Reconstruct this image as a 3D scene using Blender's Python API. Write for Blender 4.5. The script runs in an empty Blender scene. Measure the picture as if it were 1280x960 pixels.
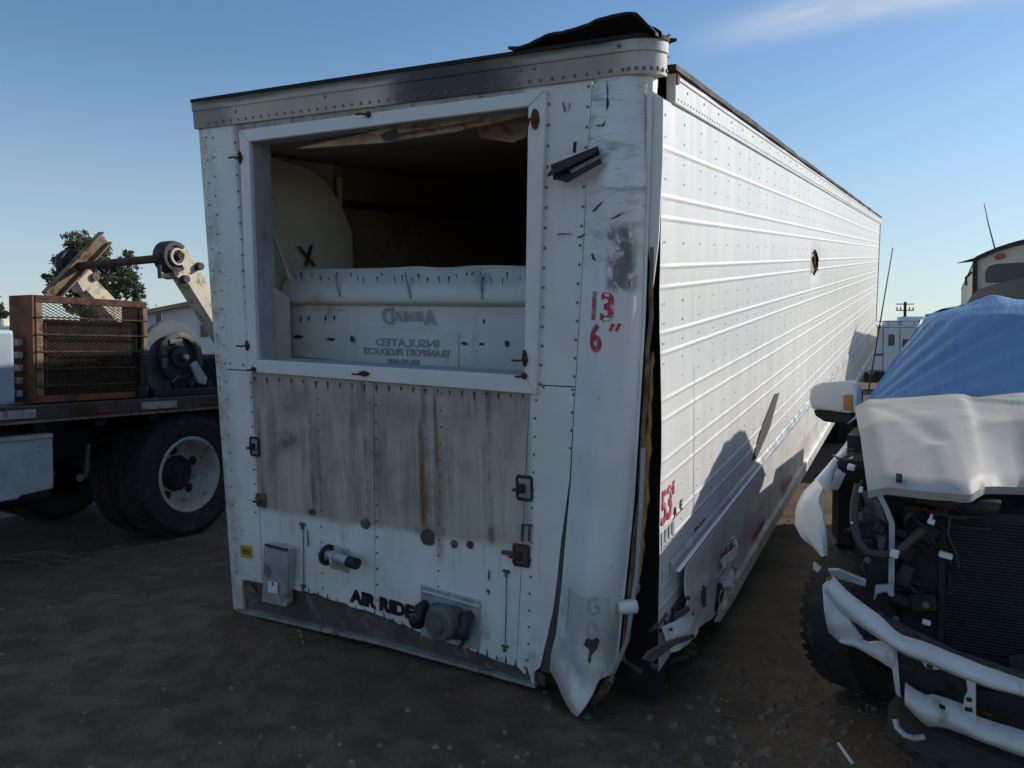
import bpy, bmesh, math, random
from mathutils import Vector, Matrix, noise as mnoise
random.seed(7)
R = math.radians
scene = bpy.context.scene
COL = scene.collection

# ------------------------------------------------------------------ camera
CAM_H = 1.62
F_PX = 1030.0
PITCH = math.atan(40 / 1030)
cam = bpy.data.cameras.new('camera')
cam.sensor_width = 36.0
cam.lens = F_PX / 1280 * 36.0
cam.clip_start = 0.05
cam.clip_end = 3000
camo = bpy.data.objects.new('camera', cam)
COL.objects.link(camo)
camo.location = (0, 0, CAM_H)
camo.rotation_euler = (math.pi / 2 - PITCH, 0, 0)
scene.camera = camo

# ------------------------------------------------------------------ light
SUN_AZ, SUN_EL = 67.0, 25.6          # azimuth clockwise from +Y (the view direction)
SKY_STRENGTH, SUN_STRENGTH = 0.138, 3.9
scene.view_settings.view_transform = 'Standard'
scene.view_settings.look = 'None'
scene.view_settings.exposure = 0.0
scene.view_settings.gamma = 1.0
scene.view_settings.use_curve_mapping = False
sl = bpy.data.lights.new('sun', 'SUN')
sl.energy = SUN_STRENGTH
sl.angle = R(0.6)
sl.color = (1.0, 0.94, 0.86)
so = bpy.data.objects.new('sun', sl)
COL.objects.link(so)
sun_dir = Vector((math.sin(R(SUN_AZ)) * math.cos(R(SUN_EL)), math.cos(R(SUN_AZ)) * math.cos(R(SUN_EL)), math.sin(R(SUN_EL))))
so.rotation_euler = (-sun_dir).to_track_quat('-Z', 'Y').to_euler()
so.location = (30, 10, 20)

world = bpy.data.worlds.new('World')
scene.world = world
world.use_nodes = True


class NT:
    """small helper round a node tree"""
    def __init__(s, tree):
        s.t = tree
        s.n = tree.nodes
        s.l = tree.links

    def node(s, kind, **kw):
        nd = s.n.new(kind)
        for k, v in kw.items():
            setattr(nd, k, v)
        return nd

    def put(s, sock, v):
        if v is None:
            return
        if hasattr(v, 'is_linked') or isinstance(v, bpy.types.NodeSocket):
            s.l.new(v, sock)
        else:
            if isinstance(v, (tuple, list)) and len(v) == 3 and sock.type == 'RGBA':
                v = (*v, 1)
            sock.default_value = v

    def math(s, op, a, b=0.0, c=None, clamp=False):
        nd = s.node('ShaderNodeMath', operation=op, use_clamp=clamp)
        s.put(nd.inputs[0], a)
        s.put(nd.inputs[1], b)
        if c is not None:
            s.put(nd.inputs[2], c)
        return nd.outputs[0]

    def mix(s, f, a, b, mode='MIX'):
        nd = s.node('ShaderNodeMix', data_type='RGBA', blend_type=mode)
        s.put(nd.inputs[0], f)
        s.put(nd.inputs[6], a)
        s.put(nd.inputs[7], b)
        return nd.outputs[2]

    def obj(s):
        if not hasattr(s, '_o'):
            s._o = s.node('ShaderNodeTexCoord').outputs['Object']
        return s._o

    def map(s, vec, scale=(1, 1, 1), loc=(0, 0, 0), rot=(0, 0, 0)):
        nd = s.node('ShaderNodeMapping')
        s.put(nd.inputs[0], vec)
        nd.inputs['Location'].default_value = loc
        nd.inputs['Rotation'].default_value = rot
        nd.inputs['Scale'].default_value = scale
        return nd.outputs[0]

    def noise(s, scale, detail=4, rough=.55, vec=None, dist=0.0):
        nd = s.node('ShaderNodeTexNoise')
        s.put(nd.inputs['Vector'], vec if vec is not None else s.obj())
        nd.inputs['Scale'].default_value = scale
        nd.inputs['Detail'].default_value = detail
        nd.inputs['Roughness'].default_value = rough
        nd.inputs['Distortion'].default_value = dist
        return nd.outputs['Fac']

    def voro(s, scale, vec=None, feature='F1'):
        nd = s.node('ShaderNodeTexVoronoi', feature=feature)
        s.put(nd.inputs['Vector'], vec if vec is not None else s.obj())
        nd.inputs['Scale'].default_value = scale
        return nd.outputs[0]

    def ramp(s, v, lo, hi, a=0.0, b=1.0):
        nd = s.node('ShaderNodeMapRange', interpolation_type='SMOOTHSTEP')
        s.put(nd.inputs[0], v)
        s.put(nd.inputs[1], lo)
        s.put(nd.inputs[2], hi)
        nd.inputs[3].default_value = a
        nd.inputs[4].default_value = b
        return nd.outputs[0]

    def xyz(s, vec=None):
        nd = s.node('ShaderNodeSeparateXYZ')
        s.put(nd.inputs[0], vec if vec is not None else s.obj())
        return nd.outputs

    def box(s, x, z, x0, x1, z0, z1, sx, sz):
        a = s.ramp(x, x0 - sx, x0 + sx)
        b = s.ramp(x, x1 - sx, x1 + sx, 1, 0)
        c = s.ramp(z, z0 - sz, z0 + sz)
        d = s.ramp(z, z1 - sz, z1 + sz, 1, 0)
        return s.math('MULTIPLY', s.math('MULTIPLY', a, b), s.math('MULTIPLY', c, d))


w = NT(world.node_tree)
w.n.clear()
sky = w.node('ShaderNodeTexSky', sky_type='NISHITA')
sky.sun_disc = False
sky.sun_elevation = R(SUN_EL)
sky.sun_rotation = R(SUN_AZ)
sky.air_density = 1.0
sky.dust_density = 0.25
sky.ozone_density = 1.6
sky.altitude = 50
d = w.node('ShaderNodeTexCoord').outputs['Generated']
dx, dy, dz = w.xyz(d)
az = w.math('ARCTAN2', dx, dy)
el = w.math('ARCSINE', dz)
cv = w.node('ShaderNodeCombineXYZ')
w.put(cv.inputs[0], w.math('ADD', w.math('MULTIPLY', az, 2.0), w.math('MULTIPLY', el, 3.0)))
w.put(cv.inputs[1], w.math('MULTIPLY', w.math('SUBTRACT', el, w.math('MULTIPLY', az, 0.10)), 11.0))
# thin cirrus: a long streak that crosses the sky with ragged noise
c1 = w.noise(1.3, 7, .62, cv.outputs[0], 0.35)
streak = w.math('ABSOLUTE', w.math('SUBTRACT', w.math('ADD', el, w.math('MULTIPLY', w.math('POWER', w.math('ABSOLUTE', w.math('SUBTRACT', az, .42)), 2.0), .45)), 0.366))
smask = w.ramp(streak, 0.0, 0.032, 1, 0)
cl = w.math('MULTIPLY', w.ramp(c1, 0.30, 0.62), smask)
cl = w.math('MULTIPLY', cl, w.ramp(az, 0.16, 0.36))
# cirrus veil added overhead, above the frame, to whiten the shade light
c2 = w.math('MULTIPLY', w.ramp(c1, 0.38, 0.70), w.ramp(el, 0.40, 0.75, 0, 0.85))
cl = w.math('MULTIPLY', w.math('MAXIMUM', cl, c2), 0.6)
hs = w.node('ShaderNodeHueSaturation')
hs.inputs['Saturation'].default_value = 1.16
hs.inputs['Value'].default_value = 0.96
w.put(hs.inputs['Color'], sky.outputs[0])
# pale blue-grey haze all round the horizon
hz_ = w.mix(w.ramp(el, -.02, .36, .66, 0), hs.outputs[0], (3.3, 4.05, 4.75))
skyc = w.mix(cl, hz_, (4.8, 5.2, 5.7))
bg = w.node('ShaderNodeBackground')
bg.inputs[1].default_value = SKY_STRENGTH
w.put(bg.inputs[0], skyc)
wo = w.node('ShaderNodeOutputWorld')
w.l.new(bg.outputs[0], wo.inputs[0])


# ------------------------------------------------------------------ materials
def bsdf(name):
    m = bpy.data.materials.new(name)
    m.use_nodes = True
    t = NT(m.node_tree)
    t.b = t.n['Principled BSDF']
    return m, t


def bump(t, h, strength=.3, dist=.01):
    nd = t.node('ShaderNodeBump')
    nd.inputs['Strength'].default_value = strength
    nd.inputs['Distance'].default_value = dist
    t.put(nd.inputs['Height'], h)
    t.put(t.b.inputs['Normal'], nd.outputs[0])


def pm(name, col, rough=.5, metal=0.0, var=.18, vs=4.0, dirt=None, damt=.45, ds=5.0, bs=60.0, bst=.15, streak=1.0, spec=.5):
    m, t = bsdf(name)
    n1 = t.noise(vs, 6, .6)
    c = t.mix(t.ramp(n1, .25, .75), tuple(x * (1 - var) for x in col), tuple(min(1, x * (1 + var)) for x in col))
    r = t.ramp(n1, .2, .8, max(.02, rough - .1), min(1, rough + .12))
    if dirt:
        v = t.map(t.obj(), (1, 1, 1 / streak)) if streak != 1 else t.obj()
        n2 = t.noise(ds, 9, .68, v, .3)
        f = t.ramp(n2, .72 - damt * .5, .86 - damt * .45)
        c = t.mix(f, c, dirt)
        r = t.math('ADD', r, t.math('MULTIPLY', f, .25), clamp=True)
    t.put(t.b.inputs['Base Color'], c)
    t.put(t.b.inputs['Roughness'], r)
    t.b.inputs['Metallic'].default_value = metal
    t.b.inputs['Specular IOR Level'].default_value = spec
    if bst:
        bump(t, t.noise(bs, 6, .6), bst, .004)
    return m


M = {}
WHITE = (.70, .71, .70)


def white_front(name, stained=True):
    """white trailer paint: speckle, grime; on the lower wall the large grey stain left by the missing unit"""
    m, t = bsdf(name)
    x, y, z = t.xyz()
    n1 = t.noise(2.2, 6, .6)
    c = t.mix(t.ramp(n1, .3, .72), (.70, .685, .65), (.80, .785, .75))
    # fine vertical runs
    vr = t.noise(1.0, 6, .6, t.map(t.obj(), (26, 1, .9)))
    c = t.mix(t.ramp(vr, .56, .8, 0, .35), c, (.36, .34, .30))
    if stained:
        n2 = t.noise(3.2, 8, .65)
        zb = t.math('ADD', z, t.math('MULTIPLY', t.math('SUBTRACT', n2, .5), .09))
        top = t.ramp(zb, .605, .66)
        lo = t.math('ADD', x, t.math('MULTIPLY', t.math('SUBTRACT', n2, .5), .05))
        sm = t.math('MULTIPLY', top, t.math('MULTIPLY', t.ramp(lo, -2.36, -2.31), t.ramp(lo, -.62, -.585, 1, 0)))
        sr = t.noise(1.0, 8, .7, t.map(t.obj(), (13, 1, .7)))
        sr2 = t.noise(4.5, 8, .7)
        g = t.mix(t.ramp(sr, .3, .72), (.22, .195, .16), (.56, .515, .44))
        g = t.mix(t.ramp(sr2, .5, .75, 0, .75), g, (.16, .155, .145))
        g = t.mix(t.math('MULTIPLY', t.ramp(z, 1.05, 1.38), t.ramp(sr, .44, .66, 0, .9)), g, (.07, .067, .062))
        big = t.noise(1.7, 7, .62, None, .5)
        g = t.mix(t.ramp(big, .42, .66, 0, .75), g, (.50, .465, .405))
        g = t.mix(t.ramp(big, .47, .30, 0, .7), g, (.12, .115, .105))
        fx = t.math('FRACT', t.math('MULTIPLY', t.math('ADD', x, 2.31), 2.72))
        run = t.math('MULTIPLY', t.ramp(t.math('ABSOLUTE', t.math('SUBTRACT', fx, .03)), .10, .0), t.ramp(sr2, .36, .62, 0, .75))
        g = t.mix(run, g, (.085, .08, .072))
        sc = t.noise(1.0, 3, .6, t.map(t.obj(), (60, 1, 22), rot=(0, .5, 0)))
        g = t.mix(t.ramp(sc, .70, .74, 0, .5), g, (.55, .54, .51))
        c = t.mix(t.math('MULTIPLY', sm, .95), c, g)
        # rust runs
        rn = t.noise(1.0, 7, .7, t.map(t.obj(), (30, 1, 3)))
        a = t.box(x, z, -1.232, -1.20, .66, 1.22, .010, .06)
        b = t.box(x, z, -1.135, -1.112, .98, 1.36, .012, .06)
        d_ = t.box(x, z, -1.145, -1.10, .52, .98, .015, .1)
        rm = t.math('MULTIPLY', t.math('MAXIMUM', t.math('MAXIMUM', a, b), t.math('MULTIPLY', d_, .6)), t.ramp(rn, .22, .55))
        c = t.mix(t.math('MULTIPLY', rm, .95), c, (.17, .07, .026))
        # blackened band of a scrape low on the left
        c = t.mix(t.math('MULTIPLY', t.box(x, z, -2.4, -.5, .50, .66, .1, .06), t.ramp(sr, .52, .70, 0, .5)), c, (.33, .27, .20))
        k = t.box(x, z, -2.24, -2.0, .98, 1.10, .05, .05)
        c = t.mix(t.math('MULTIPLY', k, t.ramp(sr2, .4, .62, 0, .8)), c, (.06, .06, .06))
    # handling grime: broad smears, yellowed left edge, dirt creeping up from the sill
    gm = t.noise(1.1, 9, .7, t.map(t.obj(), (1, 1, .6)), .6)
    c = t.mix(t.ramp(gm, .54, .74, 0, .32), c, (.42, .39, .33))
    c = t.mix(t.math('MULTIPLY', t.ramp(x, -2.44, -2.56, 0, .75), t.ramp(t.noise(7, 7, .7), .36, .62)), c, (.40, .35, .27))
    c = t.mix(t.math('MULTIPLY', t.ramp(z, .42, .05, 0, .8), t.ramp(t.noise(6, 8, .72), .46, .70)), c, (.22, .19, .15))
    # chips, denser towards the left edge
    ch = t.noise(55, 3, .6)
    th = t.ramp(x, -2.1, -2.5, .75, .64)
    c = t.mix(t.ramp(ch, th, t.math('ADD', th, .05)), c, (.17, .15, .13))
    t.put(t.b.inputs['Base Color'], c)
    t.put(t.b.inputs['Roughness'], t.ramp(n1, .2, .8, .35, .6))
    bump(t, t.math('ADD', t.math('ADD', t.noise(1.1, 3), t.math('MULTIPLY', t.noise(4.5, 3), .22)), t.math('MULTIPLY', t.noise(70, 3), .03)), .5, .03)
    return m


M['front'] = white_front('front_paint')


def corner_mat():
    m, t = bsdf('corner_paint')
    x, y, z = t.xyz()
    n1 = t.noise(2.5, 6, .6)
    c = t.mix(t.ramp(n1, .3, .72), (.70, .685, .65), (.80, .785, .75))
    hs = t.noise(1.0, 9, .72, t.map(t.obj(), (5, 5, 22)), .2)
    up = t.ramp(z, 1.7, 2.5, .0, .9)
    c = t.mix(t.math('MULTIPLY', t.ramp(hs, .46, .66), up), c, (.30, .30, .29))
    sc = t.noise(14, 8, .7, t.map(t.obj(), (1, 1, .6)), .4)
    k = t.box(x, z, -.19, -.08, 1.87, 2.14, .02, .03)
    c = t.mix(t.math('MULTIPLY', k, t.ramp(sc, .40, .55, 0, .85)), c, (.08, .08, .085))
    lowd = t.math('MULTIPLY', t.ramp(z, .72, .3, 0, .8), t.ramp(t.noise(5, 7, .65), .36, .6))
    c = t.mix(lowd, c, (.40, .38, .34))
    film = t.box(x, z, -.40, -.185, .27, .50, .004, .004)
    c = t.mix(t.math('MULTIPLY', film, .55), c, (.42, .43, .38))
    mk = t.noise(32, 4, .65, t.map(t.obj(), (1, 1, .5)))
    c = t.mix(t.ramp(mk, .70, .76), c, (.10, .10, .10))
    t.put(t.b.inputs['Base Color'], c)
    t.put(t.b.inputs['Roughness'], t.ramp(n1, .2, .8, .32, .55))
    bump(t, t.math('ADD', t.noise(3, 3), t.math('MULTIPLY', hs, .15)), .3, .02)
    return m


M['corner'] = corner_mat()


def rail_mat():
    m, t = bsdf('sooty_rail')
    x, y, z = t.xyz()
    n = t.noise(3.0, 8, .65)
    g = t.mix(t.ramp(n, .3, .7), (.42, .375, .30), (.58, .525, .44))
    xs = t.math('ADD', x, t.math('MULTIPLY', t.math('SUBTRACT', n, .5), .35))
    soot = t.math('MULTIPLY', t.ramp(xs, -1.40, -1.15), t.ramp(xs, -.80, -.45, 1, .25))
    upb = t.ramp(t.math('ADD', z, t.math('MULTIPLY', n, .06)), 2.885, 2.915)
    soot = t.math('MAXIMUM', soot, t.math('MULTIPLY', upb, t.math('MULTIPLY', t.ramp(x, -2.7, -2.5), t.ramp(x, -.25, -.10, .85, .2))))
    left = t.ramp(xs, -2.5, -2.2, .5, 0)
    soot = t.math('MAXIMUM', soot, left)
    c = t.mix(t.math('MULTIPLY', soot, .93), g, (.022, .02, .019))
    lit = t.math('MULTIPLY', t.ramp(x, -.25, -.05), .75)  # paler towards the right corner: sunlight put into the colour
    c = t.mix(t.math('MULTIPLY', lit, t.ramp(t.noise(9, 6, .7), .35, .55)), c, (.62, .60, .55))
    t.put(t.b.inputs['Base Color'], c)
    t.b.inputs['Roughness'].default_value = .6
    bump(t, t.noise(30, 6), .25, .006)
    return m


M['rail'] = rail_mat()


def side_mat():
    m, t = bsdf('side_paint')
    x, y, z = t.xyz()
    n1 = t.noise(.8, 6, .6)
    c = t.mix(t.ramp(n1, .3, .7), (.76, .745, .70), (.81, .795, .75))
    run = t.noise(1.0, 8, .68, t.map(t.obj(), (1, 9, .35)))
    pat = t.math('MULTIPLY', t.ramp(z, 2.02, 1.9), t.ramp(z, 1.2, 1.7))
    c = t.mix(t.math('MULTIPLY', t.ramp(run, .42, .56, 0, .30), pat), c, (.42, .43, .43))
    low = t.math('MULTIPLY', t.ramp(z, .9, .0, 0, .7), t.ramp(t.noise(3.5, 8, .7), .40, .66))
    c = t.mix(low, c, (.36, .33, .28))
    seam_y = t.math('ABSOLUTE', t.math('SUBTRACT', t.math('FRACT', t.math('DIVIDE', y, 1.2195)), .5))
    sd = t.math('MULTIPLY', t.ramp(seam_y, .44, .5), t.ramp(t.noise(1.0, 8, .7, t.map(t.obj(), (1, 5, .6))), .42, .68, 0, .45))
    c = t.mix(sd, c, (.46, .43, .38))
    rd = t.noise(.45, 9, .68, None, .4)
    c = t.mix(t.ramp(rd, .52, .72, 0, .35), c, (.56, .53, .47))
    sp = t.noise(38, 4, .6)
    c = t.mix(t.ramp(sp, .72, .76, 0, .6), c, (.30, .28, .25))
    t.put(t.b.inputs['Base Color'], c)
    t.put(t.b.inputs['Roughness'], t.ramp(run, .3, .7, .30, .48))
    bump(t, t.math('ADD', t.noise(1.1, 2, .4), t.math('MULTIPLY', t.noise(90, 3), .02)), .07, .02)
    return m


M['side'] = side_mat()
M['frame'] = pm('frame_paint', (.72, .71, .69), .42, 0, .06, 3, (.24, .20, .16), .16, 9, 80, .12)
M['rivet'] = pm('rivet_metal', (.16, .155, .15), .55, .3, .4, 60, None)
M['side_rivet'] = pm('side_rivet', (.48, .47, .44), .5, .2, .3, 60, None)
M['black'] = pm('black_rubber', (.014, .014, .014), .62, 0, .3, 8, (.05, .045, .04), .35, 6)
M['void'] = pm('void_black', (.012, .011, .010), .95, 0, .4, 5, None)  # near black that puts shade into hollows and gaps
M['roof'] = pm('roof_sheet', (.022, .020, .019), .7, 0, .3, 6, (.07, .06, .05), .30, 5, 60, .15, 1.0, .25)
M['rust'] = pm('rusty_steel', (.095, .045, .025), .85, .1, .45, 12, (.045, .025, .016), .5, 9, 90, .4)
M['rustyel'] = pm('rusted_tan_steel', (.21, .145, .09), .8, 0, .3, 9, (.11, .05, .025), .5, 10, 90, .35)
M['rustor'] = pm('orange_rust_plate', (.20, .072, .033), .85, 0, .3, 4, (.07, .04, .03), .42, 3, 80, .3)
M['sill'] = pm('dirty_sill', (.085, .072, .058), .85, 0, .35, 6, (.20, .185, .16), .4, 9, 70, .4)
M['sill_lip'] = pm('sill_lip', (.34, .33, .31), .55, .3, .25, 6, (.10, .08, .06), .45, 9)
M['alu'] = pm('worn_aluminium', (.46, .47, .48), .38, .35, .2, 8, (.12, .11, .10), .3, 8)
M['galv'] = pm('galvanised', (.38, .41, .43), .45, .15, .15, 8, (.14, .13, .12), .25, 8)
M['darkiron'] = pm('dark_iron', (.035, .036, .038), .6, .3, .35, 12, (.09, .08, .07), .3, 9)
M['greycast'] = pm('grey_casting', (.13, .135, .14), .6, .4, .25, 14, (.05, .045, .04), .4, 10)
M['jamb'] = pm('jamb_shade', (.40, .41, .43), .5, .1, .12, 5, (.2, .18, .15), .3, 6)  # darker blue-grey than the frame: shade put into the colour
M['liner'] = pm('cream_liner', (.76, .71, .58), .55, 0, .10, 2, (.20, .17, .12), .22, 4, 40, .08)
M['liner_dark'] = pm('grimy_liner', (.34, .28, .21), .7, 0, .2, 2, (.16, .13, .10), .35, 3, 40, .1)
M['duct'] = pm('duct_plastic', (.66, .65, .61), .5, 0, .08, 3, (.34, .33, .30), .30, 5, 40, .1, 2.0)
M['duct_text'] = pm('moulded_letter', (.30, .32, .33), .6, 0, .1, 8, None)
M['foam'] = pm('yellow_foam', (.46, .27, .06), .95, 0, .35, 14, (.16, .09, .03), .4, 12, 30, .9)
M['torn'] = pm('torn_tan_liner', (.50, .42, .29), .75, 0, .2, 5, (.15, .09, .04), .4, 7, 30, .3)
M['red_ink'] = pm('faded_red_ink', (.48, .04, .075), .65, 0, .25, 20, (.66, .52, .52), .43, 22, 60, 0)
M['red_tape'] = pm('red_tape', (.45, .06, .05), .4, 0, .2, 10, (.6, .5, .45), .4, 10, 60, 0)
M['black_ink'] = pm('black_ink', (.012, .012, .014), .5, 0, .2, 20, (.4, .4, .4), .10, 30, 60, 0)
M['grey_ink'] = pm('ghost_ink', (.40, .40, .42), .6, 0, .2, 20, None, 0, 1, 1, 0)
M['yellow'] = pm('yellow_sticker', (.48, .36, .02), .6, 0, .2, 12, (.30, .22, .05), .4, 20)
M['paper'] = pm('white_label', (.68, .72, .78), .6, 0, .06, 12, (.4, .4, .42), .2, 20)
M['patch'] = pm('worn_film', (.50, .51, .45), .6, 0, .1, 6, (.33, .32, .28), .4, 8)
M['mark'] = pm('mark_black', (.055, .052, .05), .7, 0, .3, 20, None)


# ------------------------------------------------------------------ mesh builder
class MB:
    def __init__(s):
        s.v = []
        s.f = []

    def add(s, verts, faces):
        o = len(s.v)
        s.v += [tuple(p) for p in verts]
        s.f += [tuple(i + o for i in q) for q in faces]
        return s

    def box(s, c, size, rot=None, taper=1.0):
        x, y, z = (k / 2 for k in size)
        p = [Vector((a * x * (taper if k > 0 else 1), b * y * (taper if k > 0 else 1), k * z)) for k in (-1, 1) for a, b in ((-1, -1), (1, -1), (1, 1), (-1, 1))]
        if rot is not None:
            p = [rot @ q for q in p]
        c = Vector(c)
        return s.add([q + c for q in p], [(3, 2, 1, 0), (4, 5, 6, 7), (0, 1, 5, 4), (1, 2, 6, 5), (2, 3, 7, 6), (3, 0, 4, 7)])

    def b2(s, lo, hi):
        return s.box([(a + b) / 2 for a, b in zip(lo, hi)], [abs(b - a) for a, b in zip(lo, hi)])

    def prism(s, pts, vec):
        """closed polygon pts (3-D) extruded along vec"""
        n = len(pts)
        vec = Vector(vec)
        a = [Vector(p) for p in pts]
        b = [p + vec for p in a]
        return s.add(a + b, [tuple(range(n))[::-1], tuple(range(n, 2 * n))] + [(i, (i + 1) % n, n + (i + 1) % n, n + i) for i in range(n)])

    def tube(s, path, r, n=8, cap=True):
        path = [Vector(p) for p in path]
        rs = r if isinstance(r, (list, tuple)) else [r] * len(path)
        vs = []
        up = None
        for i, p in enumerate(path):
            d = (path[min(i + 1, len(path) - 1)] - path[max(i - 1, 0)]).normalized()
            if up is None:
                up = d.orthogonal().normalized()
            up = (up - d * up.dot(d)).normalized()
            sd = d.cross(up)
            for k in range(n):
                a = 2 * math.pi * k / n
                vs.append(p + (up * math.cos(a) + sd * math.sin(a)) * rs[i])
        fs = []
        for i in range(len(path) - 1):
            for k in range(n):
                fs.append((i * n + k, i * n + (k + 1) % n, (i + 1) * n + (k + 1) % n, (i + 1) * n + k))
        if cap:
            fs.append(tuple(range(n))[::-1])
            fs.append(tuple(range((len(path) - 1) * n, len(path) * n)))
        return s.add(vs, fs)

    def lathe(s, prof, origin, axis, n=32, closed=False):
        """prof: list of (radius, distance along axis)"""
        ax = Vector(axis).normalized()
        u = ax.orthogonal().normalized()
        v = ax.cross(u)
        o = Vector(origin)
        vs = []
        for r, h in prof:
            for k in range(n):
                a = 2 * math.pi * k / n
                vs.append(o + ax * h + (u * math.cos(a) + v * math.sin(a)) * r)
        m = len(prof)
        fs = []
        for i in range(m if closed else m - 1):
            j = (i + 1) % m
            for k in range(n):
                fs.append((i * n + k, i * n + (k + 1) % n, j * n + (k + 1) % n, j * n + k))
        return s.add(vs, fs)

    def grid(s, fn, nu, nv, thick=None):
        vs = [Vector(fn(i / nu, j / nv)) for j in range(nv + 1) for i in range(nu + 1)]
        fs = [(j * (nu + 1) + i, j * (nu + 1) + i + 1, (j + 1) * (nu + 1) + i + 1, (j + 1) * (nu + 1) + i) for j in range(nv) for i in range(nu)]
        if thick:
            t = Vector(thick)
            N = len(vs)
            vs += [p + t for p in vs]
            fs2 = [tuple(k + N for k in q[::-1]) for q in fs]
            ring = [i for i in range(nu + 1)] + [(j + 1) * (nu + 1) - 1 for j in range(1, nv + 1)] + [nv * (nu + 1) + i for i in range(nu - 1, -1, -1)] + [j * (nu + 1) for j in range(nv - 1, 0, -1)]
            fs = fs + fs2 + [(ring[k], ring[(k + 1) % len(ring)], ring[(k + 1) % len(ring)] + N, ring[k] + N) for k in range(len(ring))]
        return s.add(vs, fs)

    def dome(s, c, nrm, r, h, n=6):
        nrm = Vector(nrm).normalized()
        u = nrm.orthogonal().normalized()
        v = nrm.cross(u)
        c = Vector(c)
        a = [c + (u * math.cos(2 * math.pi * k / n) + v * math.sin(2 * math.pi * k / n)) * r for k in range(n)]
        b = [c + nrm * h * .8 + (u * math.cos(2 * math.pi * k / n) + v * math.sin(2 * math.pi * k / n)) * r * .6 for k in range(n)]
        return s.add(a + b, [(i, (i + 1) % n, n + (i + 1) % n, n + i) for i in range(n)] + [tuple(range(n, 2 * n))])

    def build(s, name, m, parent=None, smooth=False, bevel=0.0, label=None, kind=None, fixn=True, seg=1):
        me = bpy.data.meshes.new(name)
        me.from_pydata([tuple(p) for p in s.v], [], s.f)
        bm = bmesh.new()
        bm.from_mesh(me)
        if bevel:
            es = [e for e in bm.edges if len(e.link_faces) == 2 and e.calc_face_angle(0) > .5]
            bmesh.ops.bevel(bm, geom=es, offset=bevel, segments=seg, affect='EDGES', profile=.6, clamp_overlap=True)
        if fixn:
            bmesh.ops.recalc_face_normals(bm, faces=bm.faces)
        for f in bm.faces:
            f.smooth = smooth
        bm.to_mesh(me)
        bm.free()
        if smooth:
            me.set_sharp_from_angle(angle=R(38))
        me.materials.append(m)
        o = bpy.data.objects.new(name, me)
        COL.objects.link(o)
        if parent:
            o.parent = parent
        if label:
            o['label'] = label
        if kind:
            o['kind'] = kind
        return o


def thing(name, label, cat, mw=None, group=None):
    o = bpy.data.objects.new(name, None)
    o.empty_display_size = .2
    COL.objects.link(o)
    if mw is not None:
        o.matrix_world = mw
    o['label'] = label
    o['category'] = cat
    if group:
        o['group'] = group
    return o


def tag(o, label, cat, group=None):
    o['label'] = label
    o['category'] = cat
    if group:
        o['group'] = group
    return o


def link_copy(o, parent):
    c = o.copy()
    COL.objects.link(c)
    c.parent = parent
    for ch in [k for k in bpy.data.objects if k.parent == o]:
        link_copy(ch, c)
    return c


def text_mesh(name, body, size, m, parent, origin, xdir, up, bold=0.0, mirror=False, width=None, depth=.0015, lean=0.0, label=None):
    """flat lettering laid on a surface: origin is the lower left corner of the line as read"""
    cu = bpy.data.curves.new(name, 'FONT')
    cu.body = body
    cu.size = size
    cu.offset = bold
    cu.extrude = depth
    cu.resolution_u = 3
    ob = bpy.data.objects.new(name, cu)
    COL.objects.link(ob)
    dg = bpy.context.evaluated_depsgraph_get()
    me = bpy.data.meshes.new_from_object(ob.evaluated_get(dg))
    bpy.data.objects.remove(ob)
    xs = [v.co.x for v in me.vertices]
    xmin = min(xs)
    squash = width / (max(xs) - xmin) if width else 1.0
    x = Vector(xdir).normalized()
    u = Vector(up)
    u = (u - x * u.dot(x)).normalized()
    n = x.cross(u)
    o = Vector(origin)
    for v in me.vertices:
        px = (v.co.x - xmin) * squash + v.co.y * lean
        if mirror:
            px = -px
        v.co = o + x * px + u * v.co.y + n * v.co.z
    if mirror:
        me.flip_normals()
    me.materials.clear()
    me.materials.append(m)
    t = bpy.data.objects.new(name, me)
    COL.objects.link(t)
    t.parent = parent
    if label:
        t['label'] = label
    return t


# ------------------------------------------------------------------ measured frames
class Frame:
    """a thing's own axes; at() gives the point of one of its planes that was measured at a photograph pixel"""
    def __init__(s, rot, org):
        s.R = rot
        s.o = Vector(org)
        s.mw = Matrix.Translation(s.o) @ rot.to_4x4()

    def at(s, px, py, ax, val):
        cp, sp = math.cos(PITCH), math.sin(PITCH)
        a, b = (px - 640) / F_PX, (py - 480) / F_PX
        d = Vector((a, cp - b * sp, -sp - b * cp))
        dl = s.R.transposed() @ d
        ol = s.R.transposed() @ (Vector((0, 0, CAM_H)) - s.o)
        return ol + dl * ((val - ol[ax]) / dl[ax])


def yaw_frame(org, deg):
    c, s_ = math.cos(R(deg)), math.sin(R(deg))
    return Frame(Matrix(((c, s_, 0), (-s_, c, 0), (0, 0, 1))), org)


# trailer: x along the front (left edge -2.6, right edge 0), y towards its rear, z up; nose down on the dirt
TR = Frame(Matrix(((.89244, .45074, -.01982), (-.45015, .8866, -.10635), (-.03036, .10383, .99413))), (.65, 3.6954, .0221))
PK = yaw_frame((1.95, 2.67, 0), 27)      # pickup: x to its own left, y to its rear
TK = yaw_frame((-2.9, 7.04, 0), 27)      # flatbed truck: x out of its near side, y along it, away


def F(px, py, y=0.0):
    p = TR.at(px, py, 1, y)
    return Vector((p.x, y, p.z))


def S(px, py, x=0.0):
    p = TR.at(px, py, 0, x)
    return Vector((x, p.y, p.z))


# ------------------------------------------------------------------ ground
def fbm(x, y, z=0.0, o=4):
    return mnoise.fractal(Vector((x, y, z)), 1.0, 2.0, o)


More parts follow.
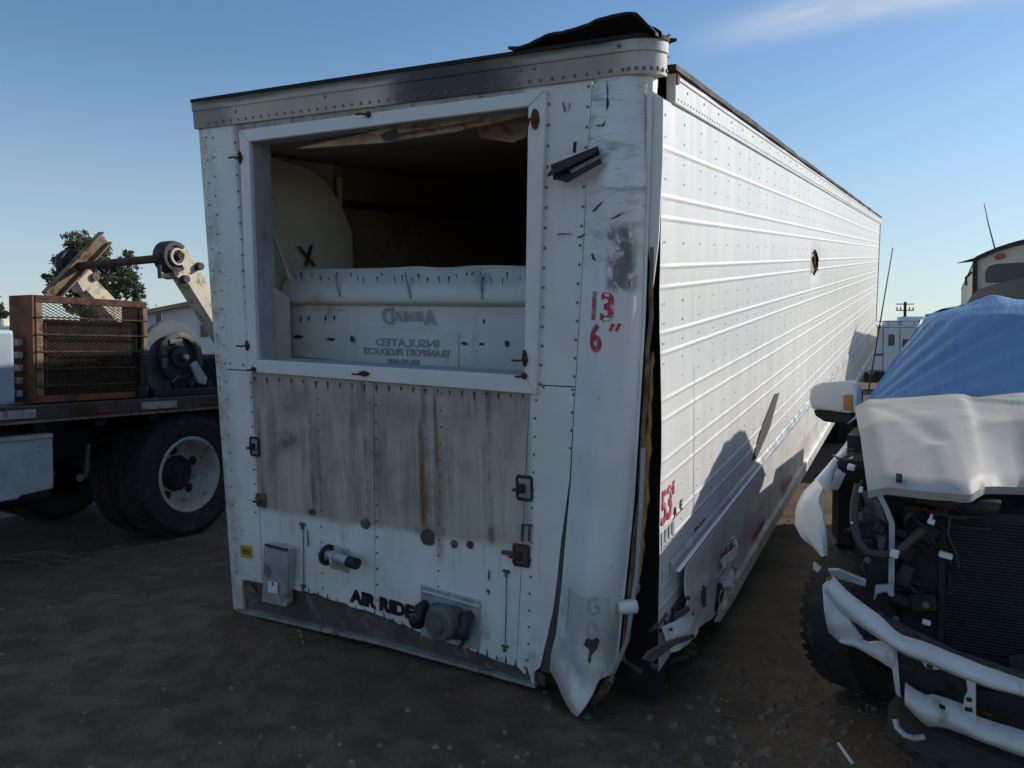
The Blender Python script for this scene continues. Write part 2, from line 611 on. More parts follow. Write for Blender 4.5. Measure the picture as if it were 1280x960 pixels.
def ground_h(x, y):
    r = math.hypot(x, y)
    k = 1.0 / (1 + max(0, r - 14) * .12)
    h = (.030 * fbm(x * .45, y * .45, 1.7, 3) + .010 * fbm(x * 2.3, y * 2.3, 5.1, 4)) * k
    # wheel ruts that run past the trailer's nose, softened by dust
    q = x * .82 + y * .57
    for s0 in (1.05, 2.55):
        dq = q - s0 - .08 * fbm(x * .6, y * .6, 8.0, 2)
        h += (-.022 * math.exp(-(dq / .12) ** 2) + .014 * math.exp(-((abs(dq) - .22) / .07) ** 2)) * (.6 + .6 * fbm(x * 1.3, y * 1.3, 2.0, 3)) * k
    # churned strip between trailer and pickup, at the lower right
    c = math.exp(-((x - 1.15) ** 2 / .5 + (y - 2.9) ** 2 / 1.6))
    h += c * .022 * fbm(x * 7, y * 7, 3.3, 4)
    # dirt ploughed up along the left half of the trailer's nose
    h += .075 * math.exp(-((x + 1.75) ** 2 / .9 + (y - 5.0) ** 2 / .35))
    h -= .085 * math.exp(-((x - .45) ** 2 / .35 + (y - 3.75) ** 2 / .3))
    return h

# ================================================================== the wrecked trailer
trailer = thing('semi_trailer', 'long white wrecked refrigerated trailer, nose down with torn corner and open front window', 'semi trailer', TR.mw)
T = trailer
L = 16.15


def lerp(tab, z):
    """piecewise linear table of (z, value), z descending"""
    if z >= tab[0][0]:
        return tab[0][1]
    for (a, va), (b, vb) in zip(tab, tab[1:]):
        if z >= b:
            return va + (vb - va) * (a - z) / (a - b)
    return tab[-1][1]


seam_l = [(p.z, p.x) for p in (F(*a) for a in ((742, 97), (735, 200), (728, 350), (720, 480), (714, 600), (707, 680), (702, 740), (696, 790), (687, 836)))]
seam_r = [(p.z, p.x) for p in (F(*a, .01) for a in ((811, 110), (807, 250), (802, 400), (796, 500), (789, 620), (779, 720), (774, 765), (767, 838)))]
strip_l = [(p.z, p.x) for p in (F(*a) for a in ((742, 97), (713, 600), (704, 660), (698, 720), (692, 765), (684, 800), (676, 834)))]


def flat_panel(name, pts, y0=0.0, th=.018, m=None, **kw):
    return MB().prism([(x, y0, z) for x, z in pts], (0, th, 0)).build(name, m or M['front'], T, **kw)


ZT = 2.77
# left upright sheets and edge post
flat_panel('panel', [(-2.515, 1.435), (-2.515, ZT), (-2.27, ZT), (-2.31, 1.435)])
flat_panel('panel', [(-2.525, .185), (-2.515, 1.428), (-2.315, 1.428), (-2.345, .188)])
MB().grid(lambda u, v: (-2.605 + .02 * math.cos(u * math.pi) * 0 + (.0 if u < .01 else .0) + u * .094, .012 * (1 - u) ** 2, -.02 + v * 2.79), 6, 1, (0, .02, 0)).build('corner_post', M['front'], T, smooth=True)
flat_panel('panel', [(-2.268, 2.69), (-2.268, ZT + .002), (-.523, ZT + .002), (-.523, 2.69)], .001)
# right upright sheets
ur = [(lerp(seam_l, z) - .004, z) for z in (1.44, 1.7, 1.9, 2.2, 2.5, 2.77)]
flat_panel('panel', [(-.60, 1.44)] + ur + [(-.52, 2.77)])
lr = [(lerp(strip_l, z) - .004, z) for z in (.05, .2, .35, .5, .7, 1.0, 1.2, 1.434)]
flat_panel('panel', [(-.70, .03), (-.655, -.005), (-.645, .045), (-.622, -.035), (-.612, -.05), (-.606, .02)] + lr + [(-.60, 1.434)], -.002)
# lower sheets between the rivet columns, ragged lower edge
xs_top = [-2.312, -1.852, -1.488, -1.122, -.602]
xs_bot = [-2.34, -1.955, -1.548, -1.176, -.702]
zb = [.19, .195, .145, .09, .03]
for k in range(4):
    pts = [(xs_top[k] + .0015, 1.43), (xs_bot[k] + .0015, zb[k])]
    n = 10
    for j in range(1, n):
        f = j / n
        pts.append((xs_bot[k] + f * (xs_bot[k + 1] - xs_bot[k]), zb[k] + f * (zb[k + 1] - zb[k]) + random.uniform(-.008, .006)))
    pts += [(xs_bot[k + 1] - .0015, zb[k + 1]), (xs_top[k + 1] - .0015, 1.43)]
    flat_panel('panel', pts, -.003 * (k % 2))
# seam strip uncovered where the corner tore away
zz = [1.05, .85, .6, .4, .25, .12, .03]
MB().prism([(lerp(strip_l, z), .004, z) for z in zz] + [(lerp(seam_l, z) + .012, .004, z) for z in zz[::-1]], (0, .015, 0)).build('seam_strip', M['sill'], T)

# rounded corner sheet, torn loose and swung to the left at the bottom
zbot = [(0, .045), (.25, -.02), (.42, -.07), (.5, -.07), (.62, .0), (.74, .10), (.8, .12), (1.0, .11)]


def zb_of(u):
    for (a, va), (b, vb) in zip(zbot, zbot[1:]):
        if u <= b:
            return va + (vb - va) * (u - a) / (b - a)
    return zbot[-1][1]


RC = .12


def corner_pt(u, v):
    zlo = zb_of(u)
    z = 2.772 + (zlo - 2.772) * v
    xl, xr = lerp(seam_l, z), lerp(seam_r, z)
    flare = max(0, (1.1 - z) / 1.1)
    YF = .10 * min(1, max(0, (2.765 - z) / .45))
    if u < .5:
        f = u / .5
        x = xl + (xr - RC - xl) * f
        y = -YF * (f * f * (3 - 2 * f) * .6 + f * .4)
    else:
        th = (u - .5) / .5 * math.pi / 2
        x = xr - RC + RC * math.sin(th)
        y = -YF + RC * (1 - math.cos(th))
    y -= .055 * flare ** 2 * math.sin(min(1, u * 1.4 + .1) * 2.2)
    wv = .006 * fbm(u * 3, z * 2.2, 4.0, 3)
    # shallow dent at about head height
    wv += .012 * math.exp(-(((u - .45) / .25) ** 2 + ((z - 1.98) / .16) ** 2))
    if z < .32:
        y += .02 * math.sin((z + u * .3) * 30) * (.32 - z) * 3
    return (x, y - .004 + wv, z)


MB().grid(corner_pt, 22, 60, (.004, .012, 0)).build('corner_panel', M['corner'], T, smooth=True)


def corner_y(x, z):
    """front surface of the loose corner sheet"""
    xl, xr = lerp(seam_l, z), lerp(seam_r, z)
    if x < xl:
        return 0.0
    xm = xr - RC
    if x <= xm:
        u = .5 * (x - xl) / (xm - xl)
    else:
        u = .5 + .5 * math.asin(max(0, min(1, (x - xm) / RC))) / (math.pi / 2)
    v = (2.772 - z) / (2.772 - zb_of(u))
    return corner_pt(u, max(0, min(1, v)))[1]


def lay_on_corner(ob, lift=.002):
    ys_ = [v.co.y for v in ob.data.vertices]
    y0_ = max(ys_)
    for v in ob.data.vertices:
        v.co.y = corner_y(v.co.x, v.co.z) - lift - min(.002, y0_ - v.co.y)


def FC(px, py):
    p = F(px, py, -.06)
    for _ in range(6):
        p = F(px, py, corner_y(p.x, p.z))
    return p


def edge_path(dx, y, z0, z1, n=26):
    return [(lerp(seam_r, z) + dx, y - .10, z) for z in (z0 + (z1 - z0) * i / n for i in range(n + 1))]


MB().tube(edge_path(.004, .118, 2.74, .12), .012, 6).build('corner_extrusion', M['front'], T, smooth=True)
MB().tube([(x + .008 * fbm(z * 6, 3, 1), y, z) for x, y, z in edge_path(.030, .135, 2.05, .16)], .011, 6).build('edge_strip', M['rustyel'], T, smooth=True)
MB().tube(edge_path(.018, .15, 1.7, .2), .016, 6).build('inner_edge', M['black'], T, smooth=True)
MB().prism([F(809, 108, .03), F(829, 124, .03), F(828, 200, .03), F(823, 300, .03), F(816, 360, .03), F(804, 255, .03)], (0, .012, 0)).build('end_flange', M['side'], T)
# black backing that paints the hollow of the gap dark, and the yellow foam
MB().b2((-.50, .165, -.05), (-.012, .19, 2.66)).b2((-.59, .03, -.04), (-.50, .18, 1.39)).build('gap_backing', M['void'], T)
fm = MB()
for (xa, za, xb, zb_, r) in ((.004, 1.25, .004, .62, .024), (.004, .80, .008, .46, .022), (.0, 1.6, .0, 1.05, .013)):
    n = 14
    path = []
    rr = []
    for i in range(n + 1):
        z = za + (zb_ - za) * i / n
        path.append((lerp(seam_r, z) + .04 + .010 * fbm(z * 9, xa * 50, 1), .07, z))
        rr.append(r * (.55 + .6 * abs(fbm(z * 11, 2.0, xa * 90)) + .3) * (1 if 0 < i < n else .3))
    fm.tube(path, rr, 9)
fm.build('insulation_foam', M['foam'], T, smooth=True)
# loose conduit with a white cap at the torn corner
px = [(804, 560), (801, 640), (796, 720), (789, 765), (784, 800), (775, 822), (762, 850)]
MB().tube([F(*a, .01) for a in px], .011, 8).build('conduit', M['alu'], T, smooth=True)
a = F(773, 760, -.03)
b = F(797, 757, .02)
MB().tube([a, a + (b - a) * .55, b - (b - a) * .1, b], [.028, .034, .034, .022], 12).build('lamp_cap', M['frame'], T, smooth=True)
MB().tube([F(759, 850, .06), F(742, 880, .04)], .014, 6).tube([F(768, 846, .1), F(752, 872, .08)], .012, 6).build('bent_bracket', M['rustyel'], T)

# front sill
sl_pts = [(-2.52, .20), (-2.34, .20), (-1.955, .20), (-1.176, .10), (-.70, .04), (-.56, .0), (-.56, -.055), (-.9, -.03), (-1.5, -.005), (-2.52, -.005)]
MB().prism([(x, .022, z) for x, z in sl_pts], (0, .08, 0)).build('front_sill', M['sill'], T)
MB().prism([(-2.56, -.012, .000), (-1.5, -.012, -.002), (-.60, -.008, -.045), (-.60, -.008, -.062), (-1.5, -.012, -.022), (-2.56, -.012, -.022)], (0, .12, 0)).build('sill_lip', M['sill_lip'], T)

# ---- front top rail: two tiers wrapped round the corner, with the black roof lip on top


def rail(z0, z1, proud, y_end=.12, r=.11):
    plan = [(-2.612, .0)] + [(-2.61 + i * .31, 0.0) for i in range(1, 8)]
    plan += [(-.012 - r + r * math.sin(t), r * (1 - math.cos(t))) for t in (k * math.pi / 2 / 10 for k in range(11))]
    plan += [(-.012, y_end)]
    out, inn = [], []
    for i, (x, y) in enumerate(plan):
        p = Vector(plan[max(i - 1, 0)])
        q = Vector(plan[min(i + 1, len(plan) - 1)])
        d = (q - p).normalized()
        nrm = Vector((d.y, -d.x))
        out.append((x + nrm.x * proud, y + nrm.y * proud))
        inn.append((x - nrm.x * .02, y - nrm.y * .02))
    n = len(plan)
    vs = [(x, y, z) for z in (z0, z1) for x, y in out] + [(x, y, z) for z in (z0, z1) for x, y in inn]
    fs = []
    for i in range(n - 1):
        fs += [(i, i + 1, n + i + 1, n + i), (2 * n + i, 3 * n + i, 3 * n + i + 1, 2 * n + i + 1), (n + i, n + i + 1, 3 * n + i + 1, 3 * n + i), (i, 2 * n + i, 2 * n + i + 1, i + 1)]
    fs += [(0, n, 3 * n, 2 * n), (n - 1, 3 * n - 1, 4 * n - 1, 2 * n - 1)]
    return MB().add(vs, fs)


rail(2.757, 2.848, .014).build('top_rail', M['rail'], T, smooth=True)
rail(2.8485, 2.894, .020).build('rail_cap', M['rail'], T, smooth=True)
rail(2.8945, 2.911, .026, y_end=.115).build('roof_lip', M['roof'], T, smooth=True)
rv = MB()
for i in range(46):
    x = -2.50 + i * .0535
    if x < -.14:
        rv.dome((x, -.014, 2.778), (0, -1, 0), .0085, .005)
for k in range(7):
    t = k * math.pi / 2 / 6
    rv.dome((-.122 + .124 * math.sin(t), .11 - .124 * math.cos(t), 2.778), (math.sin(t), -math.cos(t), 0), .010, .006)
for x, z in ((-.62, 2.83), (-.55, 2.83), (-1.7, 2.83), (-2.3, 2.82)):
    rv.dome((x, -.014, z), (0, -1, 0), .0095, .005)
rv.dome((-.16, -.026, 2.872), (0, -1, 0), .010, .006)
rv.build('rail_rivets', M['rivet'], T, kind='stuff')

# ---- roof sheet peeled up at the front corner


def peel(u, v):
    x = -.66 + u * .655
    lift = .064 * math.sin(min(1, u / .88) * math.pi * .5) ** 1.8 + .004 * fbm(u * 6, v * 3, 4, 3)
    if u > .88:
        lift -= .09 * ((u - .88) / .12) ** 1.2
    y = -.045 + v * (.75 - .5 * u) + .10 * max(0, u - .75)
    z = 2.918 + lift * (1 - v) ** 1.2 + .01 * fbm(u * 5, v * 4, 9, 3) * (1 - v)
    if u > .93:
        y += .05 * fbm(v * 12, 1, 2, 2)
        x += .04 * fbm(v * 14, 4, 2, 2)
    return (x, y, z)


MB().grid(peel, 26, 10, (0, 0, .012)).build('peeled_roof_sheet', M['roof'], T, smooth=True)
sh = MB()
for pts in ([(812, 60), (818, 40), (823, 62), (828, 74)], [(800, 48), (812, 42), (823, 66), (816, 72)], [(816, 62), (826, 66), (832, 70), (827, 69), (818, 70)]):
    sh.prism([F(x, y, .16) for x, y in pts], (.01, .05, .0))
sh.build('roof_shreds', M['roof'], T)
s2 = MB()
s2.tube([F(820, 51, .12), F(828, 48, .10), F(834, 47, .1)], [.012, .014, .006], 6)
s2.tube([F(833, 48, .1), F(836, 43, .1), F(838, 45, .1)], .005, 5)
s2.tube([F(816, 75, .12), F(824, 64, .13), F(826, 67, .15)], [.010, .013, .006], 6)
s2.build('torn_bracket', M['alu'], T, smooth=True)
MB().prism([(-.01, .22, 2.745), (-.01, .25, 2.745), (-.01, .255, 2.78), (-.01, .22, 2.785)], (.03, 0, 0)).build('marker_lamp', M['rustor'], T)

# ---- side wall: ribbed sheets
RIBS = [2.463] + [z for c in (2.2175, 1.9215, 1.634, 1.3385, 1.0625, .753, .46) for z in (c + .045, c - .045)]
prof = [(2.662, 0.0)]
for zc in RIBS:
    prof += [(zc + .017, 0), (zc + .0105, 0), (zc + .006, .0034), (zc, .0046), (zc - .006, .0034), (zc - .0105, 0), (zc - .017, 0)]
prof += [(.12, 0)]
WID = 1.2195
fill = sorted({round(z, 4) for z, _ in prof}, reverse=True)


def sheet(y0, y1, ny=1, hole=None):
    pr = []
    for (z, x), (z2, x2) in zip(prof, prof[1:] + [prof[-1]]):
        pr.append((z, x))
        if hole and z - z2 > .05:
            k = int((z - z2) / .02)
            pr += [(z + (z2 - z) * j / k, x + (x2 - x) * j / k) for j in range(1, k)]
    mb = MB()
    n = len(pr)
    for j in range(ny + 1):
        y = y0 + (y1 - y0) * j / ny
        for z, x in pr:
            mb.v.append((x, y, z))
    for j in range(ny):
        for i in range(n - 1):
            q = (j * n + i, j * n + i + 1, (j + 1) * n + i + 1, (j + 1) * n + i)
            if hole:
                c = sum((Vector(mb.v[k]) for k in q), Vector()) / 4
                dy, dz = (c.y - hole[0]) / hole[2], (c.z - hole[1]) / hole[3]
                if dy * dy + dz * dz < 1 + .15 * fbm(c.y * 9, c.z * 14, 2, 2):
                    continue
            mb.f.append(q)
    return mb


first = sheet(0, WID, 12).build('side_panel', M['side'], T, smooth=True)
for vtx in first.data.vertices:
    vtx.co.x *= min(1, vtx.co.y / .10)
    vtx.co.x += .014 * fbm(vtx.co.z * 1.3, 5, 1, 2) * max(0, 1 - vtx.co.y / .5)
first.location = (0, .06, 0)
n_sheet = 13
flat_sheet = sheet(0, WID).build('side_panel', M['side'], T, smooth=True)
flat_sheet.location = (0, .06 + WID, 0)
for k in range(2, n_sheet):
    y0 = .06 + k * WID
    if k == 4:
        h = sheet(y0, y0 + WID, 46, (5.33, 1.945, .36, .12)).build('side_panel', M['side'], T, smooth=True)
        for vtx in h.data.vertices:
            d_ = ((vtx.co.y - 5.33) / .5) ** 2 + ((vtx.co.z - 1.945) / .16) ** 2
            vtx.co.x -= .03 * math.exp(-d_ * 1.2)
        continue
    c = flat_sheet.copy()
    COL.objects.link(c)
    c.location = (0, y0, 0)
MB().prism([(0.01, 5.10, 2.02), (.03, 5.02, 1.93), (.05, 5.12, 1.86), (.0, 5.2, 1.88), (-.03, 5.22, 1.98)], (.004, .01, 0)).build('torn_flap', M['rust'], T)
# rivets, one column every 0.305 m
rv = MB()
zs = [z for z in (2.60 - .088 * i for i in range(25)) if z > .55 and min(abs(z - q) for q in RIBS) > .03]
for k in range(53):
    y = .105 + .305 * k
    for z in zs:
        rv.dome((0.0, y, z + random.uniform(-.002, .002)), (1, 0, 0), .0058, .004, 5 if k > 8 else 6)
rv.build('side_rivets', M['side_rivet'], T, kind='stuff')
# top rail of the side, roof edge, roof, rear frame, far wall
MB().b2((-.03, .215, 2.664), (.012, L, 2.79)).build('side_top_rail', M['side'], T, bevel=.003)
MB().b2((-.02, .23, 2.764), (.018, L, 2.772)).build('rail_bead', M['frame'], T)
rv = MB()
for k in range(300):
    rv.dome((.012, .26 + .0525 * k, 2.685), (1, 0, 0), .0065, .004, 5)
for k in range(52):
    rv.dome((.012, .41 + .305 * k, 2.735), (1, 0, 0), .0075, .005, 5)
rv.build('top_rail_rivets', M['side_rivet'], T, kind='stuff')
rw = random.Random(3)
rf = MB()
ys = [.17 + .3 * i for i in range(54)]
ys = [y for y in ys if y < L] + [L + .02]
pr_ = []
for y in ys:
    b_ = (.012 * rw.random() if y < 3.5 else .004 * rw.random())
    pr_.append((y, 2.792, 2.812 + b_, .020 + .012 * rw.random()))
n = len(pr_)
vs = []
for y, a_, b_, o_ in pr_:
    vs += [(o_, y, a_), (o_, y, b_), (-.25, y, b_ + .012), (-.25, y, a_)]
fs = [(0, 1, 2, 3), tuple(4 * (n - 1) + i for i in (3, 2, 1, 0))]
for i in range(n - 1):
    for k in range(4):
        fs.append((4 * i + k, 4 * i + (k + 1) % 4, 4 * i + 4 + (k + 1) % 4, 4 * i + 4 + k))
rf.add(vs, fs).build('roof_edge', M['roof'], T)
MB().b2((-2.59, .03, 2.796), (-.255, L, 2.822)).build('roof', M['roof'], T)
MB().b2((-2.60, .10, .0), (-2.57, L, 2.795)).build('far_side_wall', M['side'], T)
rfm = MB()
rfm.b2((-2.6, L, 0), (-2.5, L + .06, 2.8)).b2((-.1, L, 0), (.006, L + .06, 2.8)).b2((-2.5, L, 2.68), (-.1, L + .06, 2.8)).b2((-2.5, L, 0), (-.1, L + .06, .14))
rfm.build('rear_frame', M['side'], T)
MB().b2((-2.498, L + .004, .142), (-1.302, L + .05, 2.678)).build('rear_door', M['side'], T)
MB().b2((-1.298, L + .004, .142), (-.102, L + .05, 2.678)).build('rear_door', M['side'], T)
MB().b2((-2.56, .20, .02), (-.03, L, .12)).build('floor', M['void'], T)
# rear bogie
for y in (12.3, 13.55):
    for x in (-2.45, -2.12, -.52, -.19):
        tw = MB().lathe([(.28, -.12), (.47, -.13), (.51, -.09), (.51, .09), (.47, .13), (.28, .12)], (x, y, -1.0), (1, 0, 0), 28, True).build('tyre', M['black'], T, smooth=True)
    MB().tube([(-2.5, y, -1.0), (-.1, y, -1.0)], .07, 10).build('axle', M['darkiron'], T, smooth=True)
MB().b2((-2.0, 11.4, -.55), (-1.85, 14.4, 0)).b2((-.8, 11.4, -.55), (-.65, 14.4, 0)).build('slider_frame', M['darkiron'], T)

# ---- lower side: pressed ledge, flared skirt, perforated bottom rail, crash damage


def ledge_z(y):
    return .572


def skirt_x(y):
    return .03 * math.exp(-y / 2.2) + .010


yy = [.22, .6, 1.0, 1.6, 2.4, 3.4, 4.6, 6.0, 9.0, 12.0, L]
mb = MB()
vs, fs = [], []
for y in yy:
    z, x = ledge_z(y), skirt_x(y)
    vs += [(.004, y, z + .030), (x * .4 + .006, y, z + .012), (x * .6 + .010, y, z - .012), (x + .014, y, z - .018), (.004, y, z - .026)]
for i in range(len(yy) - 1):
    for k in range(5):
        fs.append((5 * i + k, 5 * i + (k + 1) % 5, 5 * i + 5 + (k + 1) % 5, 5 * i + 5 + k))
fs += [(0, 1, 2, 3, 4), tuple(5 * (len(yy) - 1) + k for k in (4, 3, 2, 1, 0))]
mb.add(vs, fs).build('ledge_moulding', M['alu'], T)


def skirt(u, v):
    y = .34 + u * 15.7 if u > .001 else .34
    y = .34 + (u ** 2.0) * 15.8
    zt = ledge_z(y) - .036
    zlow = .055 + (.14 * max(0, 1 - (y - .34) / .55) if y < .9 else 0)
    z = zt + (zlow - zt) * v
    x = skirt_x(y) + .012 + .02 * v * math.exp(-y / 3) + .012 * fbm(y * 1.8, z * 4, 7, 3) * math.exp(-y / 4)
    x += .008 * (1 if .45 < v < .55 else 0)
    return (x, y, z)


MB().grid(skirt, 60, 12, (-.008, 0, 0)).build('skirt_panel', M['side'], T, smooth=True)
br = MB()
yr = [1.0, 1.35, 2.0, 3.0, 5.0, 9.0, L]
vs, fs = [], []
for i, y in enumerate(yr):
    x = skirt_x(y) + .03
    tip = .02 if i == 0 else 0
    vs += [(x, y, .075), (x + .012, y, .06), (x + .012, y, -.03 + tip), (x - .02, y, -.04 + tip), (x - .02, y, .075)]
for i in range(len(yr) - 1):
    for k in range(5):
        fs.append((5 * i + k, 5 * i + (k + 1) % 5, 5 * i + 5 + (k + 1) % 5, 5 * i + 5 + k))
fs += [(0, 1, 2, 3, 4), tuple(5 * (len(yr) - 1) + k for k in (4, 3, 2, 1, 0))]
br.add(vs, fs).build('bottom_rail', M['side'], T)
hl = MB()
y = 1.06
while y < 9:
    x = skirt_x(y) + .03 + .0125
    hl.dome((x, y, .035), (1, 0, 0), .011, .002)
    hl.dome((x, y + .09, -.005), (1, 0, 0), .011, .002)
    y += .17
hl.build('rail_hole_dots', M['rivet'], T, kind='stuff')  # dark discs drawn in place of the rail's holes
for (a, b, z) in ((2.0, 2.42, .14), (3.3, 3.75, .125), (1.02, 1.18, .33)):
    x = skirt_x(a) + .030
    MB().grid(lambda u, v: (skirt_x(a + (b - a) * u) + .040 + .012 * fbm((a + (b - a) * u) * 1.8, z * 4, 7, 3) * math.exp(-a / 4), a + (b - a) * u, z + .045 * v), 4, 1, (-.004, 0, 0)).build('reflective_tape', M['red_tape'], T)


def crumple(u, v):
    y = .98 + u * .42
    z = .36 - v * .30
    n_ = fbm(u * 4, v * 4, 11, 4)
    x = skirt_x(y) + .04 + .03 * math.sin(u * math.pi) * (1 - v * .4) + .035 * n_
    return (x, y + .05 * fbm(u * 5, v * 5, 3, 3), z + .05 * fbm(u * 3, v * 6, 8, 3))


MB().grid(crumple, 16, 12, (-.006, 0, 0)).build('crumpled_plate', M['side'], T)


def crumple2(u, v):
    y = .06 + u * .42
    z = .34 - v * .11 - .05 * u
    x = .015 + .05 * v + .02 * fbm(u * 3, v * 3, 21, 3) + .04 * math.sin(u * 3)
    return (x, y, z)


MB().grid(crumple2, 10, 8, (-.006, 0, 0)).build('folded_plate', M['side'], T, smooth=True)
rb = MB()
rot = Matrix.Rotation(R(-20), 3, 'X') @ Matrix.Rotation(R(12), 3, 'Y')
rb.box(S(892, 748, .02), (.10, .28, .20), rot, .8)
rb.build('landing_gear_foot', M['black'], T, bevel=.02, seg=2)
st = MB()
pts = [S(*a, .10) for a in ((806, 824), (812, 815), (840, 800), (868, 793), (870, 797), (845, 806), (815, 828))]
st.prism(pts, (-.012, .0, .0))
st.build('torn_strip', M['sill'], T)
st = MB()
for a in range(5):
    c = S(836 + a * 9, 778 - a * 10 + random.uniform(-5, 5), .03)
    st.tube([c + Vector((random.uniform(-.05, .04), random.uniform(-.12, .1), random.uniform(-.06, .06))) for _ in range(4)], [.012, .02, .016, .006], 6)
st.build('broken_bracketry', M['sill'], T)
MB().prism([S(840, 806, .06), S(848, 812, .06), S(872, 782, .06), S(870, 768, .06), S(850, 782, .06)], (-.02, 0, 0)).build('rail_end', M['side'], T)
un = MB()
for i in range(9):
    c = Vector((random.uniform(-.25, -.02), random.uniform(.12, .6), random.uniform(-.02, .18)))
    un.tube([c + Vector((random.uniform(-.12, .1), random.uniform(-.12, .12), random.uniform(-.08, .08))) for _ in range(4)], [.012, .022, .018, .006], 6)
un.build('wreckage', M['sill'], T)

# ---- interior seen through the opening
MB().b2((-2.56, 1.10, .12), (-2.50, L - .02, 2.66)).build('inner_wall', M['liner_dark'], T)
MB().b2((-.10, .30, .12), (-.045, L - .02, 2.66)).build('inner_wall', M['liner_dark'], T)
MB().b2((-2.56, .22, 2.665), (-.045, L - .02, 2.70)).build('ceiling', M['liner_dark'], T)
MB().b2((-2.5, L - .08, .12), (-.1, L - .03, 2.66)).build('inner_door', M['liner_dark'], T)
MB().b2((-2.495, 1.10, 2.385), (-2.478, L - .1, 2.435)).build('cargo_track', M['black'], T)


def wing(u, v):
    y = .14 + u * .96
    x = -2.50 + .07 * math.sin(u * math.pi * .5) ** 3 + .015 * fbm(u * 2, v * 2, 6)
    top = 2.68 - .12 * u - .34 * max(0, (u - .55) / .45) ** 2.2
    return (x, y, .3 + (top - .3) * v)


MB().grid(wing, 16, 12, (-.02, 0, 0)).build('side_liner', M['liner'], T, smooth=True)
MB().tube([TR.at(424 + .6 * math.sin(k), 222 + k * 13, 1, 1.08) for k in range(10)], .022, 8).build('liner_post', M['liner'], T, smooth=True)
cr = MB()
for a, b in (((371, 308), (391, 332)), ((387, 306), (380, 332))):
    p, q = TR.at(*a, 0, -2.44), TR.at(*b, 0, -2.44)
    cr.prism([p, q, q + Vector((0, .03, 0)), p + Vector((0, .03, 0))], (.004, 0, 0))
cr.build('chalk_cross', M['greycast'], T)
DY = .45
# jambs of the opening
fo = [F(298, 163, -.028), F(682.5, 112, -.028), F(670, 493, -.028), F(310, 465, -.028)]
fi = [F(311, 177, -.028), F(660, 133, -.028), F(655, 470, -.028), F(321, 450, -.028)]
for k in range(4):
    a, b, c, d = fo[k], fo[(k + 1) % 4], fi[(k + 1) % 4], fi[k]
    g = (b - a).normalized() * .0008
    MB().prism([a + g, b - g, c - g, d + g], (0, .033, 0)).build('window_frame', M['frame'], T, bevel=.004)
    e, f_ = fi[k] + Vector((0, .034, 0)), fi[(k + 1) % 4] + Vector((0, .034, 0))
    o = ((a + b) / 2 - (c + d) / 2).normalized()
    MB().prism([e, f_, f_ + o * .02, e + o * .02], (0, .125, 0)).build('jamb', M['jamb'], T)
# front wall thickness behind the sheets
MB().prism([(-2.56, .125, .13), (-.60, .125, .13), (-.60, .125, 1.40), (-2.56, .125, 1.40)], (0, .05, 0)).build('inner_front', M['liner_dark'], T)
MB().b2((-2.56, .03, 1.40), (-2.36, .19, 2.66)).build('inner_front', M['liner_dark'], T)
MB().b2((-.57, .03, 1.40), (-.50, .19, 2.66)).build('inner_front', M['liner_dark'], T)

# cold-air duct bulkhead with moulded lettering read from behind
dtop = F(360, 337, DY + .05).z
dmid = F(365, 378, DY).z


def duct(u, v):
    x = -2.43 + u * 2.2
    if v < .25:
        f = v / .25
        z = dtop + (dmid - dtop) * f
        y = DY + .05 - .11 * math.sin(f * math.pi * .62)
    elif v < .32:
        f = (v - .25) / .07
        z = dmid - .02 * f
        y = DY - .05 + .05 * f
    else:
        f = (v - .32) / .68
        z = dmid - .02 - 1.0 * f
        y = DY
    return (x, y + .006 * fbm(u * 6, v * 3, 2), z + .008 * fbm(u * 9, 3, 2) * (v < .02))


MB().grid(duct, 40, 50, (0, .012, 0)).build('air_duct', M['duct'], T, smooth=True)


def raised(quad, y, name='duct_recess', d=.012, inset=.012, m=None):
    p = [F(*a, y) for a in quad]
    c = sum(p, Vector()) / len(p)
    q = [k + (c - k).normalized() * inset + Vector((0, -d, 0)) for k in p]
    n = len(p)
    MB().add(p + q, [tuple(range(n, 2 * n))] + [(i, (i + 1) % n, n + (i + 1) % n, n + i) for i in range(n)]).build(name, m or M['duct'], T)


raised([(362, 385), (435, 387), (433, 452), (362, 446)], DY - .002)
raised([(446, 412), (450, 408), (570, 411), (576, 416), (575, 475), (443, 470)], DY - .002)
raised([(592, 391), (700, 393), (700, 490), (587, 478)], DY - .002)
gv = MB()
for x0, y0, x1, y1 in ((418, 342, 425, 370), (506, 340, 513, 372), (600, 340, 603, 374)):
    p, q = F(x0, y0, DY - .062), F(x1, y1, DY - .062)
    gv.tube([p, q], .006, 5)
gv.build('duct_seams', M['duct_text'], T)
mk = MB()
for i in range(26):
    x = 368 + i * 11.2 + random.uniform(-4, 4)
    y = 340 + random.uniform(0, 8)
    h = random.uniform(4, 11)
    p, q = F(x, y, DY - .070), F(x + random.uniform(-1, 2), y + h, DY - .070)
    wd = Vector((random.uniform(.003, .008), 0, 0))
    mk.prism([p - wd, q, p + wd], (0, -.003, 0))
for x, y, w_, h_ in ((373, 421, 8, 3), (414, 424, 7, 2.5), (440, 424, 3, 5), (580, 429, 4, 3), (602, 430, 5, 2), (634, 430, 4, 6), (605, 402, 1.5, 4), (376, 399, 1.3, 5), (386, 398, 1.2, 4), (407, 398, 1.2, 4), (418, 397, 1.2, 4)):
    c = F(x, y, DY - .016)
    r_ = [F(x + w_, y, DY - .016).x - c.x, F(x, y - h_, DY - .016).z - c.z]
    mk.prism([c + Vector((r_[0] * math.cos(t) * random.uniform(.6, 1), 0, r_[1] * math.sin(t) * random.uniform(.6, 1))) for t in (k * math.pi / 4 for k in range(8))], (0, -.003, 0))
mk.build('gouges', M['mark'], T, kind='stuff')
